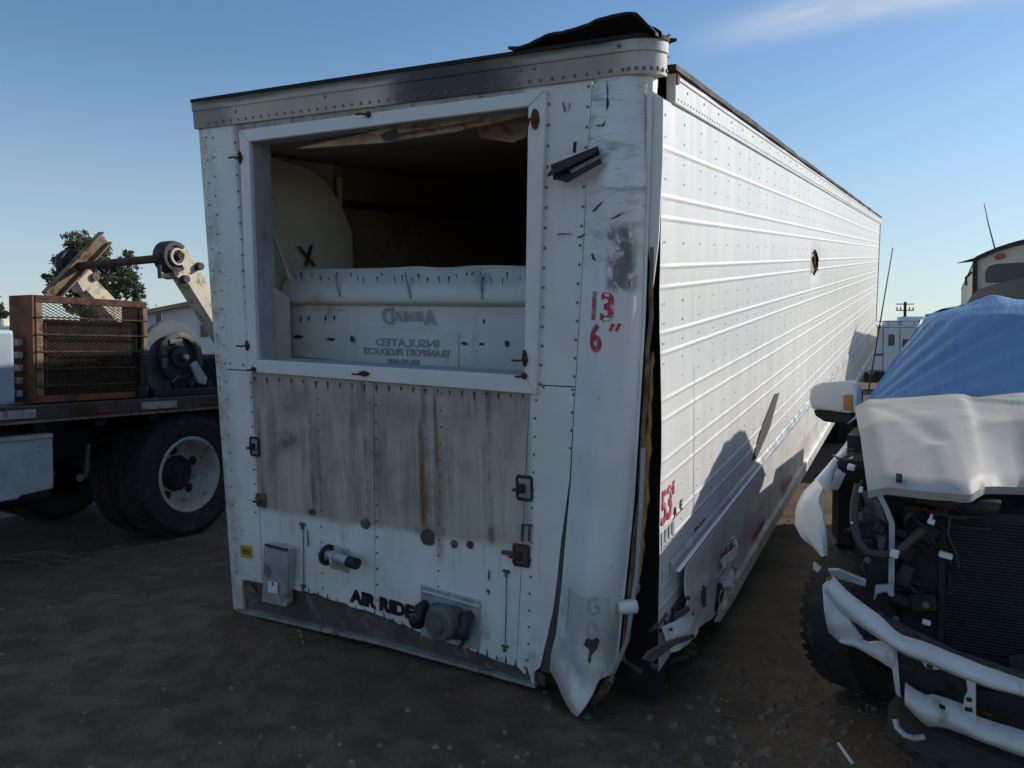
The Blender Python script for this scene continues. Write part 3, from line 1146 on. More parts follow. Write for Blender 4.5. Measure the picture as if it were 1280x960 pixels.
# bracket in the left corner of the opening
MB().prism([F(337, 355, .20), F(362, 372, .36), F(364, 448, .36), F(340, 448, .20)], (-.02, .02, 0)).build('corner_bracket', M['duct'], T)
MB().tube([F(330, 262, .22), F(345, 300, .30), F(362, 348, .44)], .014, 6).build('liner_trim', M['liner'], T)


def moulded(body, x_r, x_l, y_base, y_top, dy=.0, bold=.0, m=None):
    a, b, c = F(x_r, y_base, DY - .016 + dy), F(x_l, y_base, DY - .016 + dy), F(x_r, y_top, DY - .016 + dy)
    text_mesh('moulded_lettering', body, (c - a).length / .70, m or M['duct_text'], T, a, (1, 0, 0), (0, 0, 1), bold, True, abs(b.x - a.x), .002)


moulded('A', 544, 530, 407, 387, 0)
moulded('IRHEA', 528, 493, 402, 389, 0)
moulded('D', 491, 478, 405, 384, 0)
moulded('INSULATED', 549, 470, 434.5, 425, 0, .0015)
moulded('TRANSPORT PRODUCTS', 563, 455, 446.5, 438, 0, .0015)
moulded('800-252-0600', 525, 485, 457, 450, 0, .0015)

# torn liner strips hanging under the head of the opening
tl = MB()
for pts, y, th in (([(368, 186), (470, 163), (560, 150), (660, 137), (660, 143), (575, 163), (480, 178), (400, 184)], .10, .03),
                   ([(452, 163), (500, 153), (560, 147), (600, 143), (598, 149), (540, 160), (500, 166), (488, 171), (470, 168)], .06, .02),
                   ([(590, 150), (658, 140), (658, 170), (640, 178), (600, 172)], .3, .03)):
    tl.prism([F(*a, y) for a in pts], (0, th, 0))
tl.build('torn_liner', M['torn'], T)
tb = MB()
for pts in ([(474, 168), (492, 162), (497, 166), (486, 170), (500, 174), (480, 176)], [(455, 160), (470, 157), (474, 161), (460, 164)]):
    tb.prism([F(*a, .05) for a in pts], (0, .012, 0))
tb.build('burnt_splinters', M['mark'], T)

# ---- front rivets
rv = MB()


def rcol(x0, y0, x1, y1, step=.083, r=.0068, y=0.0):
    a, b = F(x0, y0, y), F(x1, y1, y)
    n = max(1, int((b - a).length / step))
    for i in range(n + 1):
        rv.dome(a + (b - a) * (i / n) + Vector((random.uniform(-.002, .002), -.0035, 0)), (0, -1, 0), r, .004)


rcol(258, 172, 288, 745, .12, .0055)
rcol(266, 172, 296, 715, .10, .0055)
rcol(294, 178, 312, 455)
rcol(314, 478, 320, 640)
rcol(397, 478, 404, 735)
rcol(470, 485, 472, 750)
rcol(552, 492, 547, 790)
rcol(670, 500, 660, 825)
rcol(687, 130, 676, 480)
rcol(736, 108, 713, 560)
rcol(272, 452, 304, 456, .08)
rcol(680, 484, 716, 487, .08)
rv.build('front_rivets', M['rivet'], T, kind='stuff')
sm = MB()
for i in range(38):
    f = i / 37
    if f < .62:
        p = F(318 + f / .62 * 350, 471 + f / .62 * 24, -.004)
        hh = random.uniform(.015, .05)
        sm.prism([p + Vector((-.006, 0, 0)), p + Vector((0, 0, -hh)), p + Vector((.006, 0, 0))], (0, -.002, 0))
for i in range(24):
    f = i / 23
    p = F(386 + f * 270, 740 + f * 94, -.004)
    hh = random.uniform(.012, .035)
    sm.prism([p + Vector((-.006, 0, -.01)), p + Vector((0, 0, hh)), p + Vector((.006, 0, -.01))], (0, -.002, 0))
sc_c = MB()
# cracks and scars
for pts, y in (([(758.5, 100), (760.5, 112), (760, 121), (761.5, 130), (758, 139), (758, 131), (759, 121), (758.5, 112)], -.006), ([(744, 156), (752, 157), (757, 151), (755, 157.5), (748, 158.5)], -.008),
               ([(740, 264), (748, 256), (755, 250), (750, 257), (743, 265)], -.01), ([(764, 273), (775, 267), (790, 262), (778, 268), (766, 274)], -.014), ([(717, 594), (721, 595), (721, 610), (719, 610)], -.006),
               ([(743, 262), (748, 255), (744, 263)], -.01), ([(739, 318), (741, 316), (745, 327), (741, 324)], -.01), ([(694, 293), (700, 291.5), (718, 292), (704, 293)], -.006), ([(720, 297), (732, 292), (726, 297)], -.006),
               ([(703, 128), (704, 127), (707, 138), (706, 141)], -.006), ([(711.5, 130), (713, 128), (711, 140)], -.006),
               ([(378.6, 655), (379.4, 655), (380, 690), (380.4, 730), (379.6, 730), (379.4, 690)], -.008), ([(384, 662), (384.7, 662), (386, 680), (385, 684)], -.008), ([(633, 714), (633.8, 713), (632, 805), (631.3, 806)], -.008),
               ([(611, 712), (612, 712), (612, 726), (610, 722)], -.008), ([(608, 736), (612, 738), (611, 744)], -.008),
               ([(733, 798), (744, 794), (750, 800), (746, 812), (740, 818), (738, 830), (735, 826), (737, 812), (730, 806)], -.075), ([(724, 872), (729, 866), (726, 885), (722, 884)], -.075)):
    if min(q_[0] for q_ in pts) > 724:
        sc_c.prism([FC(*a) for a in pts], (0, -.002, 0))
    else:
        sm.prism([F(*a, y) for a in pts], (0, -.003, 0))
for pts in ([(969, 492), (974, 491), (962, 535), (945, 574), (940, 576), (952, 535)],):  # slanting dark sliver laid on the side sheet
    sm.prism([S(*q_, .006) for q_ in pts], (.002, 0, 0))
sm.build('dark_marks', M['mark'], T, kind='stuff')
lay_on_corner(sc_c.build('corner_scars', M['mark'], T, kind='stuff'), .001)

# ---- front fittings


def hook(px_, py_, lx, ang=0, y=-.033):
    c = F(px_, py_, y)
    m_ = MB()
    m_.lathe([(.0, -.008), (.012, -.008), (.016, 0), (.016, .004), (0, .004)], c, (0, 1, 0), 10)
    m_.tube([c + Vector((lx, -.03, math.tan(ang) * lx)), c + Vector((lx * .3, -.035, 0)), c + Vector((-.012, -.012, 0))], .0055, 6)
    m_.build('latch_hook', M['rust'], T, smooth=True)


for px_, py_, w_, h_ in ((300, 197, .012, .035), (669, 149, .020, .045), (656, 448, .014, .04), (455, 467, .035, .013), (309, 432, .012, .03)):
    c = F(px_, py_, -.0292)
    MB().prism([c + Vector((w_ * math.cos(t), 0, h_ * math.sin(t))) for t in (k * math.pi / 7 for k in range(14))], (0, -.004, 0)).build('slot_plate', M['rust'], T)
hook(300, 197, -.05)
hook(309, 432, -.05)
hook(669, 149, -.03, 1.0)
hook(656, 450, -.05)
hook(455, 467, -.05)
hook(655, 470, -.03)
hook(460, 143, -.05)
hook(317, 462, -.02)


def hasp(px_, py_, w_, h_, m_=None):
    c = F(px_, py_, -.004)
    fr_ = MB()
    for sx_, sz_, ww, hh in ((0, .5, 1, .12), (0, -.5, 1, .12), (.5, 0, .14, .9), (-.5, 0, .14, .9)):
        fr_.box(c + Vector((sx_ * w_, -.004, sz_ * h_)), (w_ * ww, .010, h_ * hh))
    fr_.build('hasp_frame', m_ or M['darkiron'], T)
    MB().box(c, (w_ * .84, .008, h_ * .86)).build('hasp_plate', M['sill_lip'] if m_ is None else M['sill'], T)
    b = MB()
    b.box(c + Vector((-.01, -.016, 0)), (w_ * .45, .02, h_ * .4))
    b.tube([c + Vector((-w_ * .75, -.02, -.01)), c + Vector((0, -.028, 0))], .008, 6)
    b.build('hasp', m_ or M['darkiron'], T, bevel=.003)


hasp(319, 558, .06, .10)
hasp(656, 610, .075, .11)
hasp(652, 694, .08, .10, M['rust'])
hasp(327, 625, .06, .07, M['sill'])
MB().tube([F(628, 690, -.02), F(645, 693, -.02)], .012, 6).build('latch_pin', M['rust'], T)
MB().tube([F(652, 656, -.012), F(662, 656, -.012), F(661, 676, -.012)], .006, 6).tube([F(653, 656, -.012), F(652, 676, -.012)], .006, 6).build('latch_loop', M['sill'], T)
for px_, py_, w_, h_ in ((457, 655, .035, .03), (535, 672, .05, .045), (568, 680, .022, .022), (588, 681, .022, .022), (390, 640, .025, .02)):
    c = F(px_, py_, -.003)
    MB().prism([c + Vector((w_ * math.cos(t) * random.uniform(.75, 1), 0, h_ * (math.sin(t) if math.sin(t) < 0 else math.sin(t) * 1.1) * random.uniform(.8, 1))) for t in (k * math.pi / 6 for k in range(12))], (0, -.006, 0)).build('hole_patch', M['sill'], T)  # dark flat patch drawn in place of a hole
for px_, py_ in ((378, 655), (379, 732), (633, 714), (631, 808)):
    c = F(px_, py_, -.006)
    MB().box(c, (.038, .010, .014)).box(c + Vector((0, -.006, -.012)), (.012, .010, .03)).build('rod_clip', M['greycast'], T, bevel=.002)
MB().prism([F(301, 681, -.004), F(315, 683, -.004), F(315, 698, -.004), F(301, 696, -.004)], (0, -.002, 0)).build('warning_sticker', M['yellow'], T, label='yellow sticker')
mb = MB()
for k in range(3):
    a = F(303, 687 + k * 2.4, -.0075)
    b = F(313, 688.6 + k * 2.4, -.0075)
    mb.prism([a, b, b + Vector((0, 0, .006)), a + Vector((0, 0, .006))], (0, -.001, 0))
mb.build('sticker_print', M['black_ink'], T)
MB().prism([F(308, 732, .018), F(316, 729, .018), F(321, 737, .018), F(320, 741, .018), F(308, 736, .018)], (0, -.01, 0)).build('torn_hole_patch', M['rustyel'], T)

# permit box: open-topped aluminium document holder
q = [F(329, 681, -.07), F(362, 687, -.07), F(359, 757, -.05), F(327, 750, -.05)]
MB().prism(q, (0, .05, 0)).build('document_box', M['alu'], T, bevel=.006)
q2 = [F(330, 686, -.080), F(361, 692, -.080), F(358, 759, -.058), F(327, 752, -.058)]
MB().prism(q2, (0, .006, 0)).build('document_lid', M['alu'], T, bevel=.004)
MB().tube([F(332, 681, -.08), F(337, 682, -.085), F(356, 687, -.085), F(360, 687, -.075)], .008, 6).build('box_hinge', M['darkiron'], T)
MB().prism([F(335, 726, -.0805), F(347, 728, -.0805), F(347, 742, -.078), F(335, 740, -.078)], (0, -.002, 0)).build('paper_label', M['paper'], T)
MB().box(F(341, 730, -.0815), (.012, .002, .022)).build('label_print', M['black_ink'], T)
for k in range(2):
    c = F(333 + k * 1.5, 712 + k * 4, -.083)
    MB().tube([c + Vector((.016 * math.cos(t), 0, .03 * math.sin(t))) for t in (j * math.pi / 5 for j in range(11))], .002, 4).build('pen_scrawl', M['mark'], T)

# coupling: pin through two plates
c = F(423, 697, -.055)
pinv = (F(443, 704, -.10) - F(402, 690, -.05))
MB().tube([F(401, 690, -.05), F(440, 703, -.095)], .026, 14).build('pin', M['alu'], T, smooth=True)
MB().tube([F(436, 702, -.090), F(446, 705, -.102)], .031, 14).build('pin_end', M['black'], T, smooth=True)
for k, (a, b) in enumerate((((411, 693), 0), ((424, 698), 0))):
    cc = F(*a, -.045)
    rr = MB().lathe([(.030, -.006), (.058, -.006), (.058, .006), (.030, .006)], cc + Vector((0, -.01, 0)), pinv, 16, True)
    rr.build('bracket_plate', M['galv'] if k else M['darkiron'], T)
MB().prism([F(420, 682, -.004), F(437, 686, -.004), F(437, 716, -.004), F(422, 708, -.004), F(405, 696, -.004), F(408, 686, -.004)], (0, -.02, 0)).build('mount_plate', M['galv'], T, bevel=.003)

# connector plate with the round electrical socket and two air couplings
MB().prism([F(527, 730, -.004), F(601, 750, -.004), F(600, 812, -.004), F(527, 793, -.004)], (0, -.012, 0)).build('connector_plate', M['alu'], T, bevel=.003)
MB().tube([F(528, 739, -.014), F(600, 759, -.014)], .010, 6).build('plate_fold', M['alu'], T, smooth=True)
c = F(562, 773, -.016)
MB().box(c + Vector((0, -.035, 0)), (.17, .07, .16)).build('socket_body', M['greycast'], T, bevel=.02, seg=2)
MB().lathe([(0, 0), (.088, 0), (.092, -.012), (.086, -.05), (.075, -.06), (.045, -.062), (.042, -.075), (0, -.078)], F(556, 777, -.085), (0.12, 1, -.08), 24).build('socket_lid', M['greycast'], T, smooth=True)
for px_, py_ in ((530, 768), (586, 782)):
    c = F(px_, py_, -.03)
    h_ = MB()
    h_.tube([c + Vector((0, .02, .05)), c + Vector((.0, -.03, .045)), c + Vector((-.005, -.05, .0)), c + Vector((-.01, -.035, -.05))], [.026, .032, .036, .026], 12)
    h_.lathe([(0, 0), (.036, 0), (.036, -.02), (.02, -.03), (0, -.03)], c + Vector((-.012, -.06, -.01)), (.35, 1, .2), 14)
    h_.build('air_coupling', M['black'] if px_ < 560 else M['darkiron'], T, smooth=True)
cc = F(524, 772, -.07)
MB().lathe([(0, 0), (.03, 0), (.032, -.03), (.018, -.045), (0, -.045)], cc, (.6, 1, 0), 14).build('coupling_nut', M['greycast'], T, smooth=True)
MB().tube([F(583, 788, -.05), F(580, 800, -.04), F(576, 808, -.03)], .010, 6).build('red_hose_tail', M['rust'], T)

# black channel torn off and hanging on the right sheet
bk = MB()
for pts, y0, th in (([(688, 206), (746, 183), (749, 192), (745, 195), (712, 212), (711, 222), (692, 225)], -.06, .012), ([(692, 224), (711, 218), (750, 198), (751, 204), (718, 222), (708, 228)], -.10, .012)):
    bk.prism([F(*a, y0) for a in pts], (0, th, 0))
a_, b_ = F(690, 214, -.06), F(748, 188, -.06)
bk.prism([a_, b_, b_ + Vector((0, -.045, -.02)), a_ + Vector((0, -.05, -.03))], (0, 0, .012))
bk.tube([F(700, 212, 0), F(700, 214, -.07)], .02, 6).tube([F(718, 190, -.05), F(719, 178, -.03)], .008, 5)
bk.build('torn_channel', M['black'], T)
MB().prism([F(718, 205, -.055), F(744, 195, -.055), F(741, 203, -.055), F(716, 217, -.055)], (0, .006, 0)).build('channel_web', M['frame'], T)

# ---- lettering


def front_text(body, x0, x1, yb0, yb1, yt, m, y, bold=.0, lean=0.0, depth=.0012):
    a, b, c = F(x0, yb0, y), F(x1, yb1, y), F(x0, yt, y)
    return text_mesh('lettering', body, (c - a).length / .70, m, T, a, b - a, (0, 0, 1), bold, False, (b - a).length, depth, lean)


front_text('AIR RIDE', 437, 517, 751, 774, 736, M['black_ink'], -.006, .006)
text_a = front_text('13', 738, 771, 398, 400, 365, M['red_ink'], -.06, .005)
text_b = front_text('6', 736, 756, 438, 438, 405, M['red_ink'], -.06, .005)
for ob in (text_a, text_b):
    lay_on_corner(ob)
qm = MB()
for x0 in (761, 769):
    qm.prism([FC(x0, 413), FC(x0 + 4, 404), FC(x0 + 8, 405), FC(x0 + 3, 415)], (0, -.002, 0))
lay_on_corner(qm.build('inch_marks', M['red_ink'], T))
# pale film with ghost digits on the loose corner
q = [F(*a, -.035) for a in ((710, 733), (763, 735), (757, 790), (735, 800), (706, 790))]
gl = MB()
gl.prism([F(711, 734, -.034), F(762, 735, -.034), F(762, 736, -.034), F(711, 735, -.034)], (0, -.003, 0)).prism([F(711, 734, -.034), F(712, 734, -.034), F(709, 790, -.05), F(708, 790, -.05)], (0, -.003, 0))
lay_on_corner(gl.build('film_edge', M['patch'], T))


def ghost(body, x0, x1, yb, yt, y):
    a, b, c = F(x0, yb, y), F(x1, yb + 1, y), F(x0, yt, y)
    ob = text_mesh('ghost_lettering', body, (c - a).length / .70, M['grey_ink'], T, a, b - a, (0, 0, 1), .001, False, (b - a).length, .001)
    lay_on_corner(ob)


ghost('G', 743, 756, 761, 738, -.047)
ghost('0', 740, 753, 792, 769, -.062)


def side_text(body, p0, p1, ptop, m, x=.004, bold=0.0):
    a, b, c = S(*p0, x), S(*p1, x), S(*ptop, x)
    return text_mesh('lettering', body, (c - a).length / .70, m, T, a, b - a, (0, 0, 1), bold, False, (b - a).length, .001)


side_text("53'", (827, 657), (843, 641), (827, 616), M['red_ink'], .004, .005)
side_text('A . E', (842, 649), (853, 636), (842, 636), M['black_ink'], .004, .002)
side_text('IIII', (827, 688), (843, 670), (827, 667), M['grey_ink'], .004, .003)
side_text('DAB', (869, 672), (882, 657), (869, 661), M['black_ink'], .004, .001)

# ================================================================== ground
def build_ground():
    def axis(lo, hi, mid0, mid1, fine, grow):
        a = [mid0]
        while a[-1] < mid1:
            a.append(a[-1] + fine)
        st = fine
        while a[-1] < hi:
            st *= grow
            a.append(a[-1] + st)
        st = fine
        b = [mid0]
        while b[-1] > lo:
            st *= grow
            b.append(b[-1] - st)
        return b[:0:-1] + a
    xs = axis(-900, 900, -4.2, 3.2, .04, 1.12)
    ys = axis(-300, 1500, 1.6, 6.6, .04, 1.12)
    vs = [(x, y, ground_h(x, y)) for y in ys for x in xs]
    nx = len(xs)
    fs = [(j * nx + i, j * nx + i + 1, (j + 1) * nx + i + 1, (j + 1) * nx + i) for j in range(len(ys) - 1) for i in range(nx - 1)]
    m, t = bsdf('dirt')
    n1 = t.noise(.8, 8, .62)
    n2 = t.noise(5, 9, .68)
    n3 = t.noise(45, 6, .7)
    c = t.mix(t.ramp(n1, .34, .66), (.128, .094, .062), (.215, .160, .107))
    c = t.mix(t.ramp(n2, .40, .62, .0, .55), c, (.055, .043, .032))
    c = t.mix(t.ramp(n2, .58, .76, 0, .35), c, (.30, .245, .18))
    c = t.mix(t.ramp(n3, .58, .72, 0, .35), c, (.045, .035, .026))
    x, y, z = t.xyz()
    warm = t.math('MULTIPLY', t.ramp(x, .6, 1.6), t.ramp(t.noise(1.6, 6, .6), .35, .6, 0, .6))
    c = t.mix(warm, c, (.20, .145, .09))
    t.put(t.b.inputs['Base Color'], c)
    t.b.inputs['Roughness'].default_value = .95
    t.b.inputs['Specular IOR Level'].default_value = .15
    hh = t.math('ADD', t.math('MULTIPLY', n2, 1.0), t.math('MULTIPLY', n3, .35))
    hh = t.math('ADD', hh, t.math('MULTIPLY', t.voro(60), .25))
    bump(t, hh, .9, .035)
    o = MB().add(vs, fs).build('ground', m, None, True, kind='structure', fixn=False)
    return o


build_ground()
M['stone'] = pm('stone', (.20, .178, .148), .9, 0, .5, 30, None)
M['straw'] = pm('straw', (.19, .15, .095), .9, 0, .3, 20, None)
M['clod'] = pm('clod', (.15, .117, .082), .95, 0, .4, 18, None, 0, 1, 60, .3)

rs = random.Random(11)


def blob(mb, c, r, n=5):
    pts = []
    for k in range(n):
        a = 2 * math.pi * k / n + rs.uniform(-.3, .3)
        pts.append(Vector((math.cos(a) * r * rs.uniform(.7, 1.2), math.sin(a) * r * rs.uniform(.7, 1.2), -r * .2)))
    top = [p * rs.uniform(.4, .75) + Vector((0, 0, r * rs.uniform(.5, .95))) for p in pts]
    c = Vector(c)
    mb.add([p + c for p in pts + top], [(i, (i + 1) % n, n + (i + 1) % n, n + i) for i in range(n)] + [tuple(range(n, 2 * n))])


mb = MB()
for i in range(2600):
    y = 1.6 + 7.5 * rs.random() ** 1.6
    x = rs.uniform(-.75, .75) * y + rs.uniform(-.3, .3)
    blob(mb, (x, y, ground_h(x, y)), .004 + .016 * rs.random() ** 5)
mb.build('gravel', M['stone'], kind='stuff')
mb = MB()
for i in range(800):
    x, y = rs.gauss(1.15, .42), rs.gauss(2.9, .8)
    if y < 1.4:
        continue
    blob(mb, (x, y, ground_h(x, y)), .006 + .030 * rs.random() ** 3, 6)
for i in range(500):
    x, y = rs.gauss(-.7, .9), rs.gauss(2.5, .5)
    if y > 1.5:
        blob(mb, (x, y, ground_h(x, y)), .005 + .022 * rs.random() ** 3, 6)
mb.build('dirt_clods', M['clod'], kind='stuff')
mb = MB()
for i in range(170):
    if rs.random() < .75:
        x, y = rs.gauss(1.35, .45), rs.gauss(3.2, .9)
    else:
        x, y = rs.uniform(-3, 1), rs.uniform(2, 7)
    if y < 1.5:
        continue
    a = rs.uniform(0, math.pi)
    l_ = rs.uniform(.02, .10)
    p = Vector((x, y, ground_h(x, y) + .004))
    dv = Vector((math.cos(a) * l_, math.sin(a) * l_, 0))
    mb.tube([p - dv, p + Vector((0, 0, rs.uniform(.002, .012))), p + dv], .0013, 3, False)
for i in range(9):
    p = Vector((-3.65 + rs.gauss(0, .15), 6.35 + rs.gauss(0, .1), 0))
    p.z = ground_h(p.x, p.y) + .01
    mb.tube([p + Vector((k * .12 - .3, .05 * math.sin(k + i), .02 * math.sin(k * .8 + i) + .01)) for k in range(6)], .003, 4, False)
mb.build('straw_litter', M['straw'], kind='stuff')
p = Vector((1.16, 2.87, 0))


def gpt(px, py):
    a = Frame(Matrix.Identity(3), (0, 0, 0)).at(px, py, 2, 0)
    a.z = ground_h(a.x, a.y)
    return a


a, b = gpt(1048, 935), gpt(1065, 956)
o = MB().tube([a + Vector((0, 0, .012)), b + Vector((0, 0, .012))], .007, 8).build('plastic_tube', M['frame'])
tag(o, 'short thin white plastic tube lying on the dirt in the lower right', 'tube')

# ================================================================== the wrecked pickup on the right
M['pk_white'] = pm('pickup_paint', (.66, .65, .62), .38, 0, .06, 2, (.38, .33, .26), .30, 4, 50, .05)
M['pk_hood'] = pm('dusty_hood', (.42, .395, .36), .62, 0, .10, 6, (.34, .31, .27), .28, 14, 160, .2, 1.0, .3)
M['pk_bumper'] = pm('bare_bumper', (.55, .55, .54), .42, .05, .12, 5, (.22, .19, .15), .30, 7, 60, .12)
M['pk_black'] = pm('engine_black', (.012, .012, .013), .55, .1, .5, 9, (.045, .04, .034), .35, 9, 60, .4)
M['pk_dust'] = pm('dusty_crossmember', (.042, .039, .033), .8, 0, .4, 8, (.014, .013, .012), .45, 8)
M['pk_glass'] = pm('dark_glass', (.02, .022, .025), .08, 0, .1, 2, None, 0, 1, 1, 0)
M['amber'] = pm('amber_lens', (.42, .20, .06), .35, 0, .15, 20, (.25, .14, .08), .4, 20, 60, 0)
M['tyre'] = pm('tyre_rubber', (.016, .016, .016), .78, 0, .3, 10, (.06, .055, .048), .42, 9, 90, .3)
M['rim'] = pm('white_rim', (.42, .41, .37), .55, .1, .15, 6, (.15, .09, .05), .35, 8)
M['wire'] = pm('loom_grey', (.04, .04, .041), .6, 0, .3, 14, None)

pickup = thing('pickup_truck', 'crashed white pickup with crumpled hood, bare engine bay and missing grille beside the trailer', 'pickup truck', PK.mw)
PT = pickup


def A(px, py, y):
    p = PK.at(px, py, 1, y)
    return Vector((p.x, y, p.z))


def resample(pts, n):
    pts = [Vector(p) for p in pts]
    d = [0]
    for a, b in zip(pts, pts[1:]):
        d.append(d[-1] + (b - a).length)
    out = []
    for i in range(n + 1):
        t = d[-1] * i / n
        k = 0
        while k < len(d) - 2 and d[k + 1] < t:
            k += 1
        f = (t - d[k]) / max(1e-6, d[k + 1] - d[k])
        out.append(pts[k].lerp(pts[k + 1], f))
    return out


def ribbon(name, top, bot, m, bulge=.03, n=40, k=8, back=.05, parent=None, smooth=True, rough=0.0):
    """a pressed-metal band between two edge lines, bowed out towards -y"""
    a, b = resample(top, n), resample(bot, n)

    def fn(u, v):
        i = round(u * n)
        p = a[i].lerp(b[i], v)
        p = p + Vector((0, -bulge * min(1, 2.6 * min(v, 1 - v)) ** .7, 0))
        if rough:
            p += Vector((0, rough * fbm(p.x * 9, p.z * 9, 2, 3), rough * .4 * fbm(p.x * 8, p.z * 7, 9, 3)))
        return p
    return MB().grid(fn, n, k, (0, back, .002)).build(name, m, parent or PT, smooth)


# hood: popped up at the rear and folded
hf = [A(1085, 600, .36), A(1140, 606, .31), A(1200, 612, .29), A(1214, 612, .29), A(1221, 607, .36), A(1231, 602, .45), A(1250, 602, .52), A(1280, 603, .58), Vector((.05, .55, 1.13)), Vector((.5, .45, 1.12)), Vector((.88, .50, 1.10))]
hr = [A(1069, 503, 1.72), A(1085, 499, 1.75), A(1130, 497, 1.75), A(1198, 492, 1.75), A(1213, 498, 1.74), A(1235, 495, 1.75), A(1280, 490, 1.75), Vector((.1, 1.75, 1.40)), Vector((.55, 1.75, 1.36)), Vector((.9, 1.72, 1.30))]
NHU = 70
hfs, hrs = resample(hf, NHU), resample(hr, NHU)


def hood(u, v):
    i = round(u * NHU)
    p = hfs[i].lerp(hrs[i], v)
    rv_ = .42 + .10 * math.sin(u * 5 + .5)
    p.z += .065 * (v / rv_ if v < rv_ else (1 - v) / (1 - rv_))
    for (ax_, ay_, bx_, by_, w_, h_) in ((-.78, 1.5, -.50, .80, .07, -.010), (-.50, .80, -.05, 1.45, .06, -.012), (-.50, .80, -.45, .32, .05, .006), (-.36, 1.72, .1, 1.30, .035, .016)):
        aa, bb, qq = Vector((ax_, ay_)), Vector((bx_, by_)), Vector((p.x, p.y))
        tt_ = max(0, min(1, (qq - aa).dot(bb - aa) / (bb - aa).length_squared))
        p.z += h_ * max(0, 1 - (qq - (aa + (bb - aa) * tt_)).length / w_)
    if u < .25:
        p.x -= .004 * math.sin(v * math.pi) * (1 - u / .25)
    p.z += .002 * fbm(p.x * 2.2, p.y * 2.2, 5, 2)
    if u < .04:
        p.z -= .025 * (1 - u / .04)
    if v < .04:
        p.z -= .02 * (1 - v / .04)
    return p


MB().grid(hood, NHU, 46, (0, .012, -.032)).build('hood', M['pk_hood'], PT, True)
MB().prism([A(1120, 603, .335), A(1128, 604, .33), A(1128, 596, .36), A(1120, 595, .37)], (0, -.003, .012)).build('hood_sticker', M['pk_dust'], PT)

# torn fender
fl = [A(1064, 545, 1.65), A(1042, 573, 1.2), A(1021, 596, .90), A(1002, 617, .68), A(995, 634, .58), A(993, 655, .54), A(1003, 674, .48), A(1029, 696, .42)]
fr = [A(1071, 548, 1.62), A(1059, 566, 1.15), A(1047, 584, .86), A(1031, 606, .62), A(1022, 624, .52), A(1028, 643, .46), A(1031, 660, .43), A(1032, 694, .41)]
fa, fb = resample(fl, 40), resample(fr, 40)


def fender(u, v):
    i = round(v * 40)
    p = fa[i].lerp(fb[i], u)
    return p + Vector((-.012 * math.sin(u * math.pi), -.018 * min(1, u * 3) * min(1, (1 - u) * 3) + .016 * fbm(u * 2.5, v * 7, 3), .010 * fbm(u * 3, v * 6, 3)))


MB().grid(fender, 8, 40, (.006, .012, 0)).build('fender', M['pk_white'], PT, True)
ribbon('fender_flap', [A(1022, 600, .60), A(1040, 578, .80), A(1058, 562, 1.05)], [A(1035, 617, .55), A(1042, 592, .72), A(1060, 570, 1.0)], M['pk_white'], .02, 14, 5, .01)
ribbon('inner_fender', [A(1048, 577, .85), A(1066, 572, .88)], [A(1037, 612, .68), A(1048, 613, .74)], M['frame'], .01, 8, 4, .01, rough=.02)
MB().prism([A(1040, 568, .72), A(1052, 574, .70), A(1058, 577, .70), A(1048, 575, .71)], (0, .02, 0)).prism([A(1056, 561, .8), A(1068, 562, .8), A(1066, 566, .8)], (0, .02, 0)).build('torn_edge', M['pk_black'], PT)
MB().prism([A(1017, 703, .5), A(1027, 710, .5), A(1022, 717, .5), A(1016, 711, .5)], (0, .03, 0)).build('clip_block', M['pk_white'], PT, bevel=.004)
MB().tube([A(1034, 668, .6), A(1040, 671, .6), A(1044, 679, .6)], .012, 6).build('side_marker', M['rim'], PT)

# bumper, its skin stripped to the pressed steel
ext_t = [Vector((0, -.04, .435)), Vector((.5, 0, .43)), Vector((.86, .12, .45))]
ext_b = [Vector((0, -.04, .395)), Vector((.5, 0, .39)), Vector((.86, .12, .40))]
up_t = [A(1040, 724, .10), A(1057, 743, .04), A(1082, 762, .0), A(1100, 775, 0), A(1123, 798, -.02), A(1160, 810, -.03), A(1219, 834, -.04), A(1280, 857, -.04)] + ext_t
up_b = [A(1030, 740, .10), A(1050, 766, .04), A(1072, 781, .0), A(1087, 791, 0), A(1112, 808, -.02), A(1135, 821, -.03), A(1210, 851, -.04), A(1280, 872, -.04)] + ext_b
ribbon('bumper_beam', up_t, up_b, M['pk_bumper'], .036, 60, 10, .05, rough=.009)
ribbon('bumper_end', [A(1028, 733, .10), A(1034, 727, .10), A(1044, 738, .09)], [A(1036, 792, .09), A(1049, 803, .07), A(1078, 799, .04)], M['pk_bumper'], .03, 10, 12, .02, rough=.02)
ribbon('bumper_lip', [A(1050, 797, .06), A(1066, 796, .04), A(1085, 806, .02), A(1108, 804, .0), A(1117, 810, -.02)], [A(1049, 803, .06), A(1066, 809, .04), A(1080, 816, .02), A(1100, 827, .0), A(1118, 838, -.02)], M['pk_bumper'], .02, 24, 6, .02, rough=.02)
ribbon('bumper_strut', [A(1112, 808, -.02), A(1121, 812, -.02)], [A(1120, 868, -.01), A(1126, 872, -.01)], M['pk_bumper'], .01, 4, 10, .02)
lo_t = [A(1131, 860, -.03), A(1142, 867, -.03), A(1155, 875, -.03), A(1166, 875, -.035), A(1204, 888, -.04), A(1221, 903, -.04), A(1280, 922, -.04), Vector((0, -.04, .295)), Vector((.5, 0, .29)), Vector((.85, .12, .33))]
lo_b = [A(1131, 882, -.03), A(1147, 899, -.03), A(1158, 908, -.03), A(1184, 910, -.035), A(1205, 918, -.04), A(1226, 927, -.04), A(1280, 947, -.04), Vector((0, -.04, .215)), Vector((.5, 0, .21)), Vector((.85, .12, .25))]
ribbon('bumper_lower', lo_t, lo_b, M['pk_bumper'], .030, 60, 10, .05, rough=.008)
